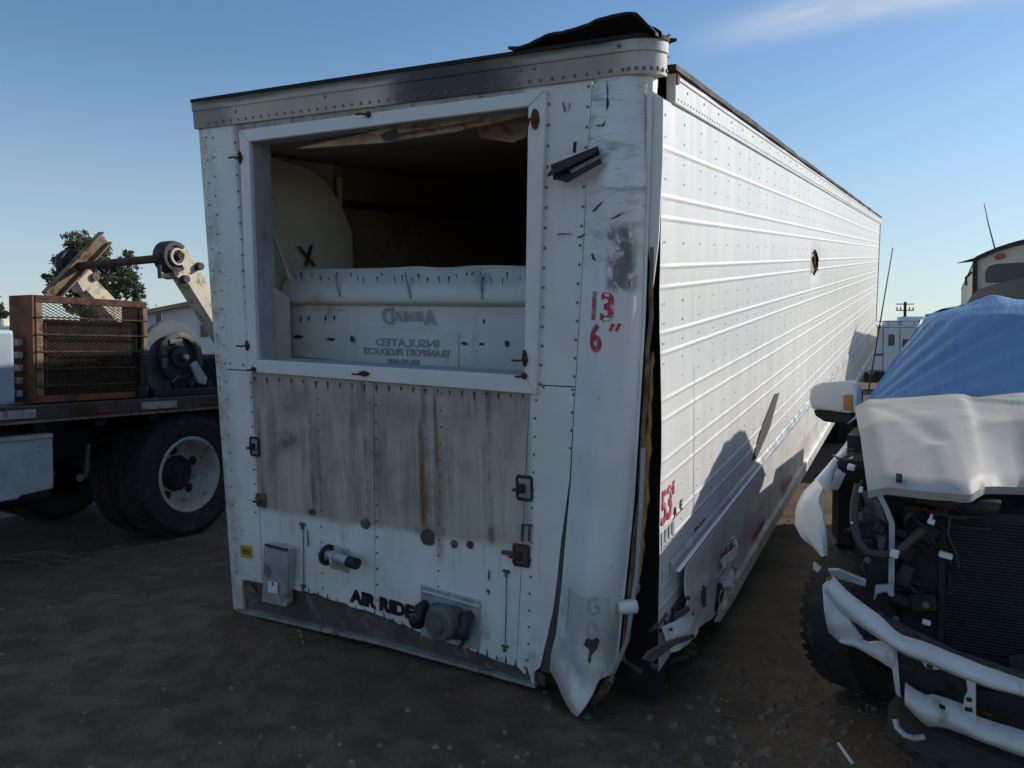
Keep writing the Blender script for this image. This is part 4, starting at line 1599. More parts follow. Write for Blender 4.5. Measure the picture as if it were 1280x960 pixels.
MB().prism([A(1207, 848, -.05), A(1220, 851, -.05), A(1220, 905, -.05), A(1203, 890, -.05), A(1206, 872, -.05), A(1210, 865, -.05)], (0, .02, 0)).build('bumper_post', M['pk_bumper'], PT, bevel=.003)
MB().prism([A(1148, 822, -.045), A(1176, 831, -.045), A(1173, 838, -.045), A(1158, 836, -.045)], (0, .02, 0)).build('bumper_tab', M['pk_bumper'], PT, bevel=.003)
sl_ = MB()
for a, b in (((1158, 832), (1166, 834)), ((1208, 874), (1215, 875)), ((1174, 882), (1182, 885)), ((1206, 886), (1216, 888))):
    p, q = A(*a, -.088), A(*b, -.088)
    sl_.prism([p, q, q + Vector((0, 0, -.008)), p + Vector((0, 0, -.008))], (0, .02, 0))
sl_.build('bumper_slots', M['pk_black'], PT)
MB().prism([A(1122, 818, .06), A(1210, 846, .05), A(1210, 895, .05), A(1150, 880, .06), A(1126, 866, .06)], (0, .05, 0)).build('frame_horn', M['pk_black'], PT)
for c_ in ((1132, 829), (1193, 856)):
    MB().lathe([(0, -.02), (.012, -.02), (.014, -.006), (.028, -.006), (.028, .004)], A(*c_, .055), (0, 1, 0), 16).build('bolt', M['pk_dust'], PT, smooth=True)
# valance, tow hook and skid below
MB().prism([A(1104, 922, .10), A(1118, 905, .16), A(1180, 920, .10), A(1290, 965, .05), A(1290, 1010, .05), A(1160, 965, .1)], (0, .25, .03)).build('valance', M['pk_dust'], PT, bevel=.01)
MB().tube([A(1119, 899, .06), A(1121, 909, .05), A(1131, 919, .04), A(1143, 923, .04), A(1156, 921, .04)], .011, 8).build('tow_hook', M['alu'], PT, smooth=True)

# radiator stack with fins, supports and the dark engine bay
MB().b2((-.62, .50, .40), (.70, .56, .98)).build('radiator', M['pk_black'], PT)
fn_ = MB()
z = .42
while z < .95:
    fn_.b2((-.46, .482, z), (.55, .499, z + .0035))
    z += .0125
fn_.build('radiator_fins', M['pk_dust'], PT, kind='stuff')
MB().b2((-.47, .47, .395), (.56, .505, .415)).b2((-.485, .47, .39), (-.462, .505, .98)).build('radiator_frame', M['pk_black'], PT)
ribbon('crossmember', [A(1085, 600, .50), A(1120, 606, .46), A(1180, 616, .44), A(1215, 624, .44), A(1252, 628, .44)], [A(1085, 622, .50), A(1120, 622, .46), A(1180, 636, .44), A(1215, 640, .44), A(1246, 643, .44)], M['pk_dust'], .02, 20, 6, .06)
ribbon('latch_plate', [A(1160, 638, .42), A(1200, 645, .42), A(1230, 648, .42)], [A(1158, 643, .42), A(1200, 650, .42), A(1225, 650, .42)], M['pk_dust'], .01, 10, 3, .03, rough=.02)
ribbon('upper_trim', [A(1178, 655, .46), A(1240, 661, .46)], [A(1180, 658, .46), A(1240, 665, .46)], M['pk_dust'], .005, 6, 2, .02)
MB().b2((-.78, .62, .45), (.78, 1.65, 1.02)).build('engine_block', M['pk_black'], PT, bevel=.04)
MB().b2((-.90, 1.2, .35), (-.80, 1.72, 1.2)).build('inner_apron', M['pk_black'], PT)
MB().b2((.80, .6, .45), (.9, 1.72, 1.05)).build('inner_apron', M['pk_black'], PT)
MB().b2((-.93, .80, .70), (-.60, 1.75, 1.12)).build('wheel_liner', M['void'], PT, bevel=.03)
MB().b2((-.80, .42, .50), (-.64, .62, .95)).build('lamp_housing', M['pk_black'], PT, bevel=.03)
MB().b2((-.60, .12, .33), (.60, .5, .40)).build('lower_crossmember', M['pk_black'], PT)
br_ = MB()
for a, b in (((1098, 616), (1108, 636)), ((1108, 636), (1115, 655)), ((1115, 655), (1115, 690)), ((1115, 690), (1114, 745))):
    p, q = A(*a, .36), A(*b, .36)
    br_.prism([p + Vector((-.011, 0, 0)), q + Vector((-.011, 0, 0)), q + Vector((.010, 0, 0)), p + Vector((.010, 0, 0))], (0, .02, 0))
br_.build('lamp_bracket', M['galv'], PT)
ribbon('apron_sheet', [A(1076, 612, .46), A(1097, 618, .44)], [A(1092, 650, .46), A(1113, 662, .42)], M['greycast'], .02, 8, 8, .01, rough=.02)
MB().prism([A(1096, 662, .40), A(1111, 655, .40), A(1104, 690, .40), A(1098, 690, .40)], (0, .012, 0)).build('apron_tab', M['greycast'], PT)
MB().prism([A(1094, 733, .30), A(1117, 731, .30), A(1117, 746, .30), A(1112, 746, .30), A(1108, 740, .30), A(1098, 742, .30), A(1092, 752, .30)], (0, .03, 0)).build('lamp_foot', M['galv'], PT, bevel=.003)
MB().prism([A(1034, 712, .30), A(1048, 712, .28), A(1083, 726, .25), A(1081, 734, .25), A(1058, 727, .28), A(1040, 722, .30)], (0, .03, 0)).build('bumper_stay', M['galv'], PT, bevel=.004)
MB().tube([A(1040, 722, .22), A(1043, 736, .2)], .022, 8).build('stay_bush', M['rustyel'], PT)
MB().tube([A(1073, 606, .40), A(1068, 630, .36), A(1067, 650, .34), A(1072, 673, .32), A(1083, 690, .31), A(1103, 694, .31), A(1122, 691, .31), A(1138, 676, .33), A(1153, 663, .38)], .0165, 8).build('wiring_loom', M['wire'], PT, smooth=True)
for a, b in (((1077, 600), (1080, 655)), ((1085, 692), (1082, 735)), ((1150, 660), (1140, 680)), ((1188, 645), (1199, 711)), ((1090, 700), (1060, 690))):
    p, q = A(*a, .40), A(*b, .40)
    MB().tube([p, p.lerp(q, .35) + Vector((-.02, -.01, 0)), p.lerp(q, .7) + Vector((.0, -.015, 0)), q], .0045, 5).build('wire', M['wire'], PT, smooth=True)
for (x, y, dep, w_, h_) in ((1118, 692, .285, .032, .03), (1164, 652, .38, .026, .02), (1164, 646, .38, .010, .022), (1182, 694, .40, .05, .022), (1158, 778, .30, .030, .016), (1076, 612, .38, .014, .022), (1064, 584, .62, .03, .025), (1065, 653, .33, .010, .010)):
    c = A(x, y, dep)
    MB().box(c, (w_, .03, h_), Matrix.Rotation(R(12), 3, 'Y')).build('connector', M['frame'] if (x, y) != (1065, 653) else M['paper'], PT, bevel=.003)
for c_ in ((1101, 770), (1120, 774), (1157, 756), (1085, 700)):
    MB().lathe([(0, -.012), (.012, -.010), (.014, 0)], A(*c_, .30), (0, 1, 0), 10).build('bolt', M['greycast'], PT)
for i in range(44):
    c = A(rs.uniform(1082, 1185), rs.uniform(640, 765), rs.uniform(.40, .52))
    mb = MB()
    if i % 2:
        mb.box(c, (rs.uniform(.03, .10), .06, rs.uniform(.02, .08)), Matrix.Rotation(rs.uniform(-.6, .6), 3, 'Y'))
        mb.build('engine_part', M['pk_black'] if i % 3 else M['pk_dust'], PT, bevel=.008)
    else:
        q1 = c + Vector((rs.uniform(-.08, .08), rs.uniform(-.03, .03), rs.uniform(-.08, .08)))
        q2 = q1 + Vector((rs.uniform(-.08, .08), 0, rs.uniform(-.12, .04)))
        q3 = q2 + Vector((rs.uniform(-.06, .06), 0, rs.uniform(-.08, .06)))
        pth = []
        for s_ in range(13):
            f = s_ / 12
            pth.append(c * (1 - f) ** 3 + q1 * 3 * f * (1 - f) ** 2 + q2 * 3 * f * f * (1 - f) + q3 * f ** 3)
        mb.tube(pth, rs.uniform(.004, .012), 6)
        mb.build('hose', M['pk_black'], PT, smooth=True)
MB().prism([A(1262, 822, .3), A(1290, 818, .3), A(1290, 846, .3), A(1262, 838, .3)], (0, .02, 0)).build('broken_plate', M['pk_dust'], PT)
ribbon('lower_rail', [A(1100, 772, .22), A(1140, 792, .18), A(1200, 820, .15), A(1290, 850, .12)], [A(1110, 790, .2), A(1140, 806, .16), A(1200, 832, .12), A(1290, 866, .1)], M['pk_dust'], .01, 16, 4, .05)


def wheel(parent, c, steer, r=.40, wd=.27, rim_r=.235, tread=True):
    ax = Vector((-math.cos(steer), math.sin(steer), 0))     # outward
    c = Vector(c)
    h = wd / 2
    prof_ = [(rim_r, -h * .86), (rim_r + .03, -h), (r - .045, -h * 1.02), (r - .008, -h * .84), (r, -h * .6), (r, h * .6), (r - .008, h * .84), (r - .045, h * 1.02), (rim_r + .03, h), (rim_r, h * .86)]
    ty = MB().lathe(prof_, c, ax, 40, True)
    ob = ty.build('tyre', M['tyre'], parent, True)
    if tread:
        tr = MB()
        up = Vector((0, 0, 1))
        sd = ax.cross(up)
        for k in range(40):
            a = 2 * math.pi * k / 40
            for j, off in enumerate((-.42, -.16, .12, .38)):
                aa = a + (.04 if j % 2 else 0)
                rad = sd * math.cos(aa) + up * math.sin(aa)
                tg = -sd * math.sin(aa) + up * math.cos(aa)
                rot = Matrix((ax, tg, rad)).transposed()
                tr.box(c + rad * (r - .003) + ax * off * wd, (wd * .19, .036, .005), rot @ Matrix.Rotation(.25 if j % 2 else -.25, 3, 'Z'))
        o2 = tr.build('tread', M['tyre'], ob, kind='stuff')
    MB().lathe([(rim_r, h * .84), (rim_r - .015, h * .8), (rim_r - .03, h * .45), (.11, h * .38), (.08, h * .55), (0, h * .58)], c, ax, 28).build('rim', M['rim'], ob, True)
    return ob


wheel(PT, (-.74, .97, .375), R(34), .375)
wheel(PT, (.84, .97, .395), R(204))
wheel(PT, (-.84, 4.55, .395), 0)
wheel(PT, (.84, 4.55, .395), R(180))
# cab and bed under the tarpaulin
MB().b2((-.93, 1.76, .45), (.93, 4.0, 1.16)).build('cab', M['pk_black'], PT, bevel=.05)
MB().prism([(-.54, 2.1, 1.16), (-.54, 2.68, 1.70), (-.54, 3.25, 1.72), (-.54, 3.4, 1.16)], (1.12, 0, 0)).build('greenhouse', M['pk_glass'], PT, bevel=.04)
MB().b2((-.95, 4.02, .55), (.95, 5.75, 1.22)).build('bed', M['pk_white'], PT, bevel=.04)
MB().b2((-.80, .60, .35), (.80, 5.6, .52)).build('chassis', M['pk_black'], PT)
# door mirror
q = [(1012, 487), (1018, 481), (1028, 478), (1060, 476), (1067, 479), (1071, 488), (1071, 515), (1060, 517), (1014, 511), (1011, 500)]
MB().prism([A(x, y, 2.10) for x, y in q], (.02, .14, 0)).build('mirror', M['pk_white'], PT, True, bevel=.022, seg=3)
MB().prism([A(1016, 512, 2.12), A(1066, 518, 2.12), A(1067, 532, 2.12), A(1030, 527, 2.12), A(1019, 520, 2.12)], (.02, .12, 0)).build('mirror_base', M['pk_black'], PT, bevel=.012, seg=2)
MB().prism([A(1054, 494, 2.092), A(1066, 493, 2.092), A(1066, 514, 2.092), A(1054, 512, 2.092)], (0, .02, 0)).build('mirror_reflector', M['amber'], PT, bevel=.004)
MB().tube([A(1060, 524, 2.18), Vector((-.90, 2.2, 1.15))], .03, 8).build('mirror_arm', M['pk_black'], PT)
p, q = A(1085, 492, 1.80), A(1116, 310, 1.80)
MB().tube([p, p.lerp(q, .5), q], [.0048, .0038, .0026], 6).build('antenna', M['pk_black'], PT)

# ---- tarpaulin
def tarp_mat():
    m, t = bsdf('blue_tarpaulin')
    n = t.noise(3, 7, .65)
    c = t.mix(t.ramp(n, .3, .7), (.075, .20, .375), (.12, .265, .46))
    c = t.mix(t.ramp(t.noise(8, 8, .7), .54, .78, 0, .35), c, (.17, .25, .34))
    t.put(t.b.inputs['Base Color'], c)
    t.b.inputs['Roughness'].default_value = .42
    wv = t.math('ADD', t.noise(9, 8, .68, t.map(t.obj(), (1.2, .5, .5), rot=(0, 0, .6)), .8), t.math('MULTIPLY', t.noise(30, 5, .6, t.map(t.obj(), (2, .4, .4), rot=(0, 0, .7)), .5), .4))
    bump(t, wv, .55, .022)
    return m


M['tarp'] = tarp_mat()
tp = [(1.78, 1.315), (1.87, 1.345), (1.99, 1.43), (2.25, 1.65), (2.52, 1.845), (2.68, 1.90), (2.9, 1.94), (3.2, 1.955), (3.42, 1.93), (3.52, 1.7), (3.55, 1.3)]
tpr = resample([(0, a, b) for a, b in tp], 80)


def tarp(u, v):
    s_ = u * 2 - 1
    i = min(80, int(round(v * 80)))
    y, z = tpr[i].y, tpr[i].z
    up = max(0, min(1, (z - 1.33) / .6))
    wr = .90 - .33 * up
    a = abs(s_)
    sg = 1 if s_ >= 0 else -1
    if a < .72:
        f = a / .72
        x = wr * f
        zz_ = z - .062 * f ** 3 - .012 * f
        yy_ = y + .05 * f * f * (1 - up) + .16 * f * f * up * (1 if y < 3 else 0)
    else:
        f = (a - .72) / .28
        x = wr + (.96 - wr) * f ** 1.3
        zl = 1.20 if y < 4 else 1.24
        zz_ = (z - .065) + (min(zl, z - .07) - (z - .065)) * f
        yy_ = y + (.05 * (1 - up) + .16 * up * (1 if y < 3 else 0)) + .25 * f * up * (1 if y < 3 else 0) * .4
    x *= sg
    # folds that fan out from the lower corner, tight over the screen
    dx_, dy_ = x + 1.0, (y - 1.72) + (z - 1.3)
    th = math.atan2(dy_, dx_ + .02)
    r_ = math.hypot(dx_, dy_)
    amp = .020 * min(1, r_) * (1 - .3 * v)
    fo_ = amp * (1 - 2 * abs(fbm(th * 9.0, r_ * .3, 2.2, 4))) * .75
    fo_ += .006 * fbm(x * 2.5, y * 2.5 + z, 8.0, 3)
    zz_ += fo_ * .8
    yy_ -= fo_ * .7
    if a < .72:
        zz_ += .05 * math.exp(-((x + .19) / .10) ** 2 - ((y - 2.95) / .22) ** 2)
    return (x, yy_, zz_)


tarpo = MB().grid(tarp, 150, 80).build('tarpaulin', M['tarp'], None, True)
tarpo.matrix_world = PK.mw
tag(tarpo, 'blue plastic tarpaulin stretched over the pickup cab and windscreen', 'tarpaulin')

# ================================================================== flatbed truck on the left
M['deck'] = pm('deck_steel', (.055, .042, .034), .8, .1, .4, 7, (.12, .09, .065), .4, 8)
M['cabinet'] = pm('pale_blue_steel', (.30, .38, .44), .5, .1, .1, 4, (.16, .14, .11), .22, 6)
M['boom'] = pm('cream_boom', (.60, .53, .40), .55, 0, .12, 6, (.26, .15, .075), .46, 8)
M['drum'] = pm('blue_grey_drum', (.07, .088, .105), .5, .1, .15, 8, (.06, .055, .05), .4, 8)
truck = thing('flatbed_truck', 'old flatbed work truck with cream boom arms and dual rear wheels left of the trailer', 'truck', TK.mw)


def B(px, py, x):
    p = TK.at(px, py, 0, x)
    return Vector((x, p.y, p.z))


wc = B(239, 601, 0)
WY, WR = wc.y, .545


def dual(x_out, sgn):
    """outer and inner tyre of one side; sgn points outwards"""
    for k in range(2):
        xc = x_out - sgn * (.14 + k * .33)
        c = Vector((xc, WY, WR))
        ax = Vector((sgn, 0, 0))
        pr = [(.315, -.12), (.34, -.135), (.49, -.145), (WR - .02, -.12), (WR, -.085), (WR, .085), (WR - .02, .12), (.49, .145), (.34, .135), (.315, .12)]
        ty = MB().lathe(pr, c, ax, 56, True).build('tyre', M['tyre'], truck, True)
        g = MB()
        for off in (-.07, -.024, .024, .07):
            g.lathe([(WR + .008, off - .018), (WR + .008, off + .018), (WR - .01, off + .018), (WR - .01, off - .018)], c, ax, 72, True)
        for q in range(64):
            a = 2 * math.pi * q / 64
            rad = Vector((0, math.cos(a), math.sin(a)))
            rot = Matrix((ax, ax.cross(rad), rad)).transposed()
            for off in (-.10, .10):
                g.box(c + rad * (WR - .002) + ax * off, (.035, .034, .018), rot)
        g.build('tread', M['tyre'], ty, kind='stuff')
        if k == 0:
            rm = MB().lathe([(.335, .132), (.325, .142), (.305, .135), (.290, .11), (.275, -.03), (.262, -.05), (.235, -.055), (.14, -.045), (.135, -.04)], c, ax, 48).build('rim', M['rim'], ty, True)
            hb = MB().lathe([(.160, -.06), (.155, -.03), (.125, -.02), (.11, .0), (0, .005)], c, ax, 24).build('hub', M['pk_black'], ty, True)
            hh = MB()
            for q in range(5):
                a = 2 * math.pi * (q + .35) / 5
                cc_ = c + Vector((0, math.cos(a) * .205, math.sin(a) * .205)) + ax * (-.049)
                hh.dome(cc_, ax, .044, .004, 14)
            hh.build('hand_holes', M['pk_black'], ty)
            nb = MB()
            for q in range(10):
                a = 2 * math.pi * q / 10
                nb.dome(c + Vector((0, math.cos(a) * .152, math.sin(a) * .152)) + ax * (-.045), ax, .014, .02, 6)
            nb.build('wheel_nuts', M['darkiron'], ty)


dual(0.0, 1)
dual(-2.35, -1)
MB().tube([(-2.1, WY, WR), (-.3, WY, WR)], .09, 12).build('axle', M['pk_black'], truck, True)
MB().b2((-.72, -4.6, .72), (-.60, 2.6, 1.08)).b2((-1.75, -4.6, .72), (-1.63, 2.6, 1.08)).build('chassis_rail', M['pk_black'], truck)
# deck: boards between steel edges
MB().prism([(.05, -1.9, 1.118), (.05, 2.7, 1.118), (.05, 2.7, 1.236), (.05, -1.9, 1.236)], (-.08, 0, 0)).build('deck_edge', M['deck'], truck, bevel=.006)
MB().b2((.051, -1.9, 1.112), (.066, 2.7, 1.128)).build('edge_lip', M['rustyel'], truck)
for k in range(7):
    MB().b2((.052, -1.6 + k * .62, 1.15), (.060, -1.25 + k * .62, 1.21)).build('stake_pocket', M['rust'] if k % 2 else M['sill_lip'], truck)
board0 = MB().b2((-2.36, -.095, 1.15), (-.04, .095, 1.228)).build('board', M['deck'], truck)
board0.location = (0, -1.8, 0)
for k in range(1, 23):
    c = board0.copy()
    COL.objects.link(c)
    c.location = (0, -1.8 + k * .2, 0)
for k in range(9):
    MB().b2((-2.3, -1.7 + k * .5, 1.04), (-.05, -1.6 + k * .5, 1.145)).build('cross_beam', M['pk_black'], truck)
# tool box under the deck edge and the pale cabinet ahead
tb0, tb1 = B(66, 541, 0), B(66, 612, 0)
MB().prism([(0, -2.6, tb0.z), (.0, tb0.y, tb0.z), (.0, tb0.y, tb1.z + .01), (0, tb0.y - .25, tb1.z - .01), (.0, -1.35, tb1.z - .03), (0, -2.6, tb1.z - .03)], (-.55, 0, 0)).build('tool_box', M['galv'], truck, bevel=.012, seg=2)
MB().b2((-.01, -2.6, tb0.z - .035), (.012, tb0.y - .004, tb0.z - .005)).build('tool_box_lid', M['galv'], truck, bevel=.004)
for zz_ in (.08, .12):
    MB().lathe([(0, .012), (.012, .01), (.014, 0)], (0.0, tb0.y - .10, tb0.z - zz_), (1, 0, 0), 8).build('bolt', M['alu'], truck)
MB().tube([B(110, 555, -.3), B(108, 590, -.3), B(106, 597, -.28)], .02, 8).lathe([(0, 0), (.03, 0), (.03, .02), (0, .02)], B(100, 597, -.25), (1, -.5, 0), 12).build('air_fitting', M['greycast'], truck)
MB().b2((-.9, -2.8, .45), (-.25, -.9, 1.02)).build('side_tank', M['pk_black'], truck, bevel=.06)
cb = B(18, 412, -.1)
MB().b2((-1.9, -2.9, 1.24), (-.10, cb.y, cb.z)).build('cabinet', M['cabinet'], truck, bevel=.03, seg=2)
MB().b2((-.16, -2.9, 1.13), (.02, cb.y - .05, 1.235)).build('cabinet_base', M['galv'], truck, bevel=.01)
hz = MB()
for k in range(5):
    c = B(22, 428 + k * 16, -.2)
    hz.box(c, (.06, .05, .05))
hz.build('cabinet_hinges', M['sill_lip'], truck, bevel=.006)
MB().b2((-2.3, -5.2, .6), (-.05, -3.1, 2.5)).build('cab', M['cabinet'], truck, bevel=.08)
for x in (-.14, -2.2):
    wheel(truck, (x, -4.2, .52), R(180) if x > -1 else 0, .52, .28, .30, False)

# boom arms: two cream box arms with sheave heads joined by a rusty shaft
def arm(x, head, foot, wd, name='boom_arm'):
    h, f = B(*head, x), B(*foot, x)
    d_ = (f - h).normalized()
    f = h + d_ * 1.75
    nrm = Vector((0, -d_.z, d_.y))
    return MB().prism([h - nrm * wd / 2, f - nrm * wd / 2, f + nrm * wd / 2, h + nrm * wd / 2], (-.16, 0, 0)).build(name, M['boom'], truck, bevel=.01)


XN, XF = -.30, -1.62
arm(XN, (236, 336), (272, 394), .20)
arm(XF, (104, 346), (142, 385), .17)
MB().prism([B(216, 345, XN + .012), B(239, 322, XN + .012), B(247, 327, XN + .012), B(240, 340, XN + .012), B(226, 349, XN + .012)], (-.18, 0, 0)).build('head_plate', M['boom'], truck, bevel=.008)
MB().prism([B(212, 330, XN + .02), B(216, 326, XN + .02), B(224, 343, XN + .02), B(220, 347, XN + .02)], (-.02, 0, 0)).build('head_web', M['pk_black'], truck)
c = B(219, 321, XN)
MB().lathe([(.0, .02), (.05, .03), (.06, .0), (.095, .0), (.10, .02), (.135, .02), (.145, -.02), (.145, -.12), (0, -.12)], c, (1, 0, 0), 28).build('sheave', M['darkiron'], truck, True)
MB().prism([B(222, 318, XN + .03), B(232, 308, XN + .03), B(243, 325, XN + .03), B(230, 337, XN + .03)], (-.02, 0, 0)).build('sheave_guard', M['boom'], truck, bevel=.006)
ri = MB().lathe([(.060, -.012), (.078, -.012), (.078, .012), (.060, .012)], c + Vector((.03, 0, 0)), (1, 0, 0), 24, True).build('sheave_ring', M['boom'], truck, True)
MB().lathe([(0, .012), (.035, .01), (.035, -.05), (0, -.05)], B(226, 320, XN + .05), (1, 0, 0), 14).build('sheave_pin', M['rust'], truck, True)
for p_ in ((249, 333), (231, 349)):
    MB().lathe([(0, .03), (.035, .03), (.038, 0), (.038, -.03), (0, -.03)], B(*p_, XN + .03), (1, 0, 0), 12).build('pivot_pin', M['darkiron'], truck, True)
MB().tube([B(199, 331, XN), B(200, 348, XN)], .018, 8).build('hanging_pin', M['darkiron'], truck)
MB().lathe([(0, -.03), (.05, -.03), (.06, 0), (.05, .03), (0, .03)], B(199, 322, XN - .05), (1, 0, 0), 14).build('shaft_collar', M['rust'], truck, True)
MB().tube([B(201, 323, XN - .02), B(95, 333, XF), B(72, 331, XF - .25)], .038, 10).build('cross_shaft', M['rust'], truck, True)
MB().lathe([(0, -.05), (.13, -.05), (.15, 0), (.13, .05), (0, .05)], B(88, 331, XF - .08), (1, 0, .1), 22).build('far_sheave', M['pk_black'], truck, True)
p0, p1 = B(130, 297, XF + .05), B(60, 372, XF + .05)
d_ = (p1 - p0).normalized()
nrm = Vector((0, -d_.z, d_.y))
ch = MB()
ch.prism([p0 - nrm * .07, p1 - nrm * .07, p1 + nrm * .07, p0 + nrm * .07], (-.02, 0, 0))
ch.prism([p0 - nrm * .07, p1 - nrm * .07, p1 - nrm * .055, p0 - nrm * .055], (.06, 0, 0)).prism([p0 + nrm * .055, p1 + nrm * .055, p1 + nrm * .07, p0 + nrm * .07], (.06, 0, 0))
ch.build('rusty_channel', M['rustyel'], truck)
MB().prism([B(96, 352, XF + .03), B(112, 336, XF + .03), B(124, 348, XF + .03), B(104, 366, XF + .03)], (-.15, 0, 0)).build('head_plate', M['boom'], truck, bevel=.008)
MB().lathe([(0, .03), (.04, .03), (.04, -.03), (0, -.03)], B(118, 346, XF + .03), (1, 0, 0), 12).build('pivot_pin', M['rustyel'], truck, True)

# ---- rusty mesh-fronted cage standing on the deck
cage = thing('mesh_cage', 'rusty steel cage with expanded mesh front standing on the truck deck', 'cage', TK.mw)
x0 = -.10
ya, yb = -1.135, -.165
za, zt = 1.242, 2.04
MB().b2((x0 - .28, ya - .02, za), (x0 - .005, ya - .006, zt)).build('end_plate', M['rustor'], cage)
MB().b2((x0 - .03, ya, zt - .055), (x0, yb, zt)).build('top_bar', M['rust'], cage, bevel=.004)
MB().b2((x0 - .03, ya, za), (x0, yb, za + .05)).build('bottom_bar', M['rustor'], cage, bevel=.004)
MB().b2((x0 - .03, ya, za + .051), (x0 + .003, ya + .055, zt - .056)).build('upright', M['rustyel'], cage, bevel=.004)
MB().b2((x0 - .03, yb - .045, za + .051), (x0 + .003, yb, zt - .056)).build('upright', M['rustyel'], cage, bevel=.004)
for k in range(5):
    z = zt - .165 - k * .128
    MB().b2((x0 - .012, ya, z), (x0 + .012, yb, z + .010)).build('slat', M['rust'], cage)
MB().b2((x0 - .30, ya, za), (x0 - .28, yb, zt - .17)).build('back_plate', M['pk_black'], cage)
MB().b2((x0 - .30, yb - .012, za), (x0 - .03, yb - .002, zt)).build('end_plate', M['rust'], cage)
MB().b2((x0 - .28, ya + .002, za + .002), (x0 - .06, yb - .014, zt - .172)).build('dark_fill', M['void'], cage)  # added black block that paints the enclosed inside dark
MB().b2((x0 - .055, ya + .09, za + .05), (x0 - .035, ya + .11, zt - .2)).build('inner_upright', M['rust'], cage)
em = MB()
cw, chh, sw = .046, .0115, .0026
nc = int((yb - ya - .1) / cw)
nr = int((zt - za - .11) / chh)
for r_ in range(nr + 1):
    z0 = za + .055 + r_ * chh
    for k in range(nc * 2):
        y0, y1 = ya + .055 + k * cw / 2, ya + .055 + (k + 1) * cw / 2
        up0 = (k + r_) % 2
        a_, b_ = (z0 + chh / 2 * (1 if up0 else -1), z0 + chh / 2 * (-1 if up0 else 1))
        em.add([(x0 - .018, y0, a_ - sw), (x0 - .018, y1, b_ - sw), (x0 - .012, y1, b_ + sw), (x0 - .012, y0, a_ + sw)], [(0, 1, 2, 3)])
em.build('expanded_mesh', M['rustyel'], cage, kind='stuff')

# ---- winch drum on the deck beside the cage
winch = thing('winch_drum', 'blue-grey winch drum with dark brake hub on the truck deck right of the mesh cage', 'winch', TK.mw)
c = B(216, 449, -.15)
c2 = B(222, 446, -.12)
MB().lathe([(.0, .0), (.33, .0), (.345, -.015), (.345, -.035), (.30, -.045), (.0, -.045)], c, (1, 0, 0), 40).build('flange', M['drum'], winch, True)
MB().lathe([(.0, -.05), (.20, -.05), (.20, -.75), (0, -.75)], c, (1, 0, 0), 30).build('barrel', M['darkiron'], winch, True)
MB().lathe([(.0, .0), (.345, .0), (.345, -.035), (.0, -.035)], c + Vector((-.76, 0, 0)), (1, 0, 0), 40).build('flange', M['drum'], winch, True)
MB().lathe([(.215, .0), (.225, .03), (.205, .045), (.17, .045), (.16, .01), (.10, .01), (.09, .04), (.04, .05), (.03, .09), (0, .095)], c2, (1, 0, 0), 30).build('brake_hub', M['darkiron'], winch, True)
MB().lathe([(0, .0), (.022, .0), (.022, .03), (0, .03)], c2 + Vector((.09, 0, 0)), (1, 0, 0), 10).build('hub_nut', M['alu'], winch, True)
MB().prism([B(239, 456, -.03), B(246, 451, -.03), B(260, 473, -.03), B(258, 481, -.03), B(249, 479, -.03)], (-.03, 0, 0)).build('brake_lever', M['cabinet'], winch, bevel=.006)
MB().prism([B(213, 424, -.06), B(228, 423, -.06), B(229, 428, -.06), B(213, 430, -.06)], (-.02, 0, 0)).build('maker_plate', M['greycast'], winch)
MB().box(B(206, 454, -.05), (.02, .05, .09)).box(B(205, 440, -.05), (.02, .04, .07)).build('brake_lug', M['drum'], winch, bevel=.008)
fr_ = MB()
yc = c.y
fr_.b2((-.98, yc - .42, 1.24), (-.06, yc - .34, 1.34)).b2((-.98, yc + .30, 1.24), (-.06, yc + .38, 1.34)).b2((-.10, yc - .40, 1.34), (-.06, yc - .33, 1.60)).b2((-.98, yc + .28, 1.34), (-.94, yc + .36, 1.55)).b2((-.14, yc - .3, 1.24), (-.02, yc + .5, 1.30))
fr_.build('winch_frame', M['pk_black'], winch, bevel=.006)
MB().box((-.25, yc + .62, 1.42), (.4, .3, .36)).build('gearbox', M['darkiron'], winch, bevel=.05, seg=2)
for k in range(6):
    p_ = Vector((-.05 - .03 * k, yc - .2 + .12 * k, 1.32 + .04 * math.sin(k * 2)))
    MB().tube([p_, p_ + Vector((0, .08, .06)), p_ + Vector((-.03, .16, -.02))], .012, 6).build('winch_linkage', M['greycast'] if k % 2 else M['pk_black'], winch)

# ================================================================== background
M['rv_tan'] = pm('rv_tan', (.56, .51, .41), .5, 0, .06, 2, (.30, .26, .20), .2, 3)
M['rv_white'] = pm('rv_white', (.60, .61, .62), .5, 0, .06, 2, (.35, .33, .30), .25, 3)
M['rv_grey'] = pm('rv_grey', (.085, .085, .09), .45, 0, .1, 3)
M['rv_blue'] = pm('rv_stripe', (.03, .045, .10), .4, 0, .1, 3)
M['red_lens'] = pm('red_lens', (.35, .03, .03), .3, 0, .1, 10, None, 0, 1, 1, 0)
M['pole'] = pm('pole_wood', (.06, .045, .035), .9, 0, .3, 5)
M['roofing'] = pm('tan_roofing', (.30, .22, .16), .8, 0, .2, 4)


def ground_at(x, y):
    return ground_h(x, y)


# travel trailer behind the pickup
tt = yaw_frame((14.0 * (1216 - 640) / F_PX, 14.0, 0), 27)
rv = thing('travel_trailer', 'tan travel trailer with dark rounded roof edge and window behind the blue tarpaulin', 'travel trailer', tt.mw)
W2 = 2.5


def roof_z(x):
    f = (x - W2 / 2) / (W2 / 2)
    return 3.15 + .30 * (1 - abs(f) ** 2.2)


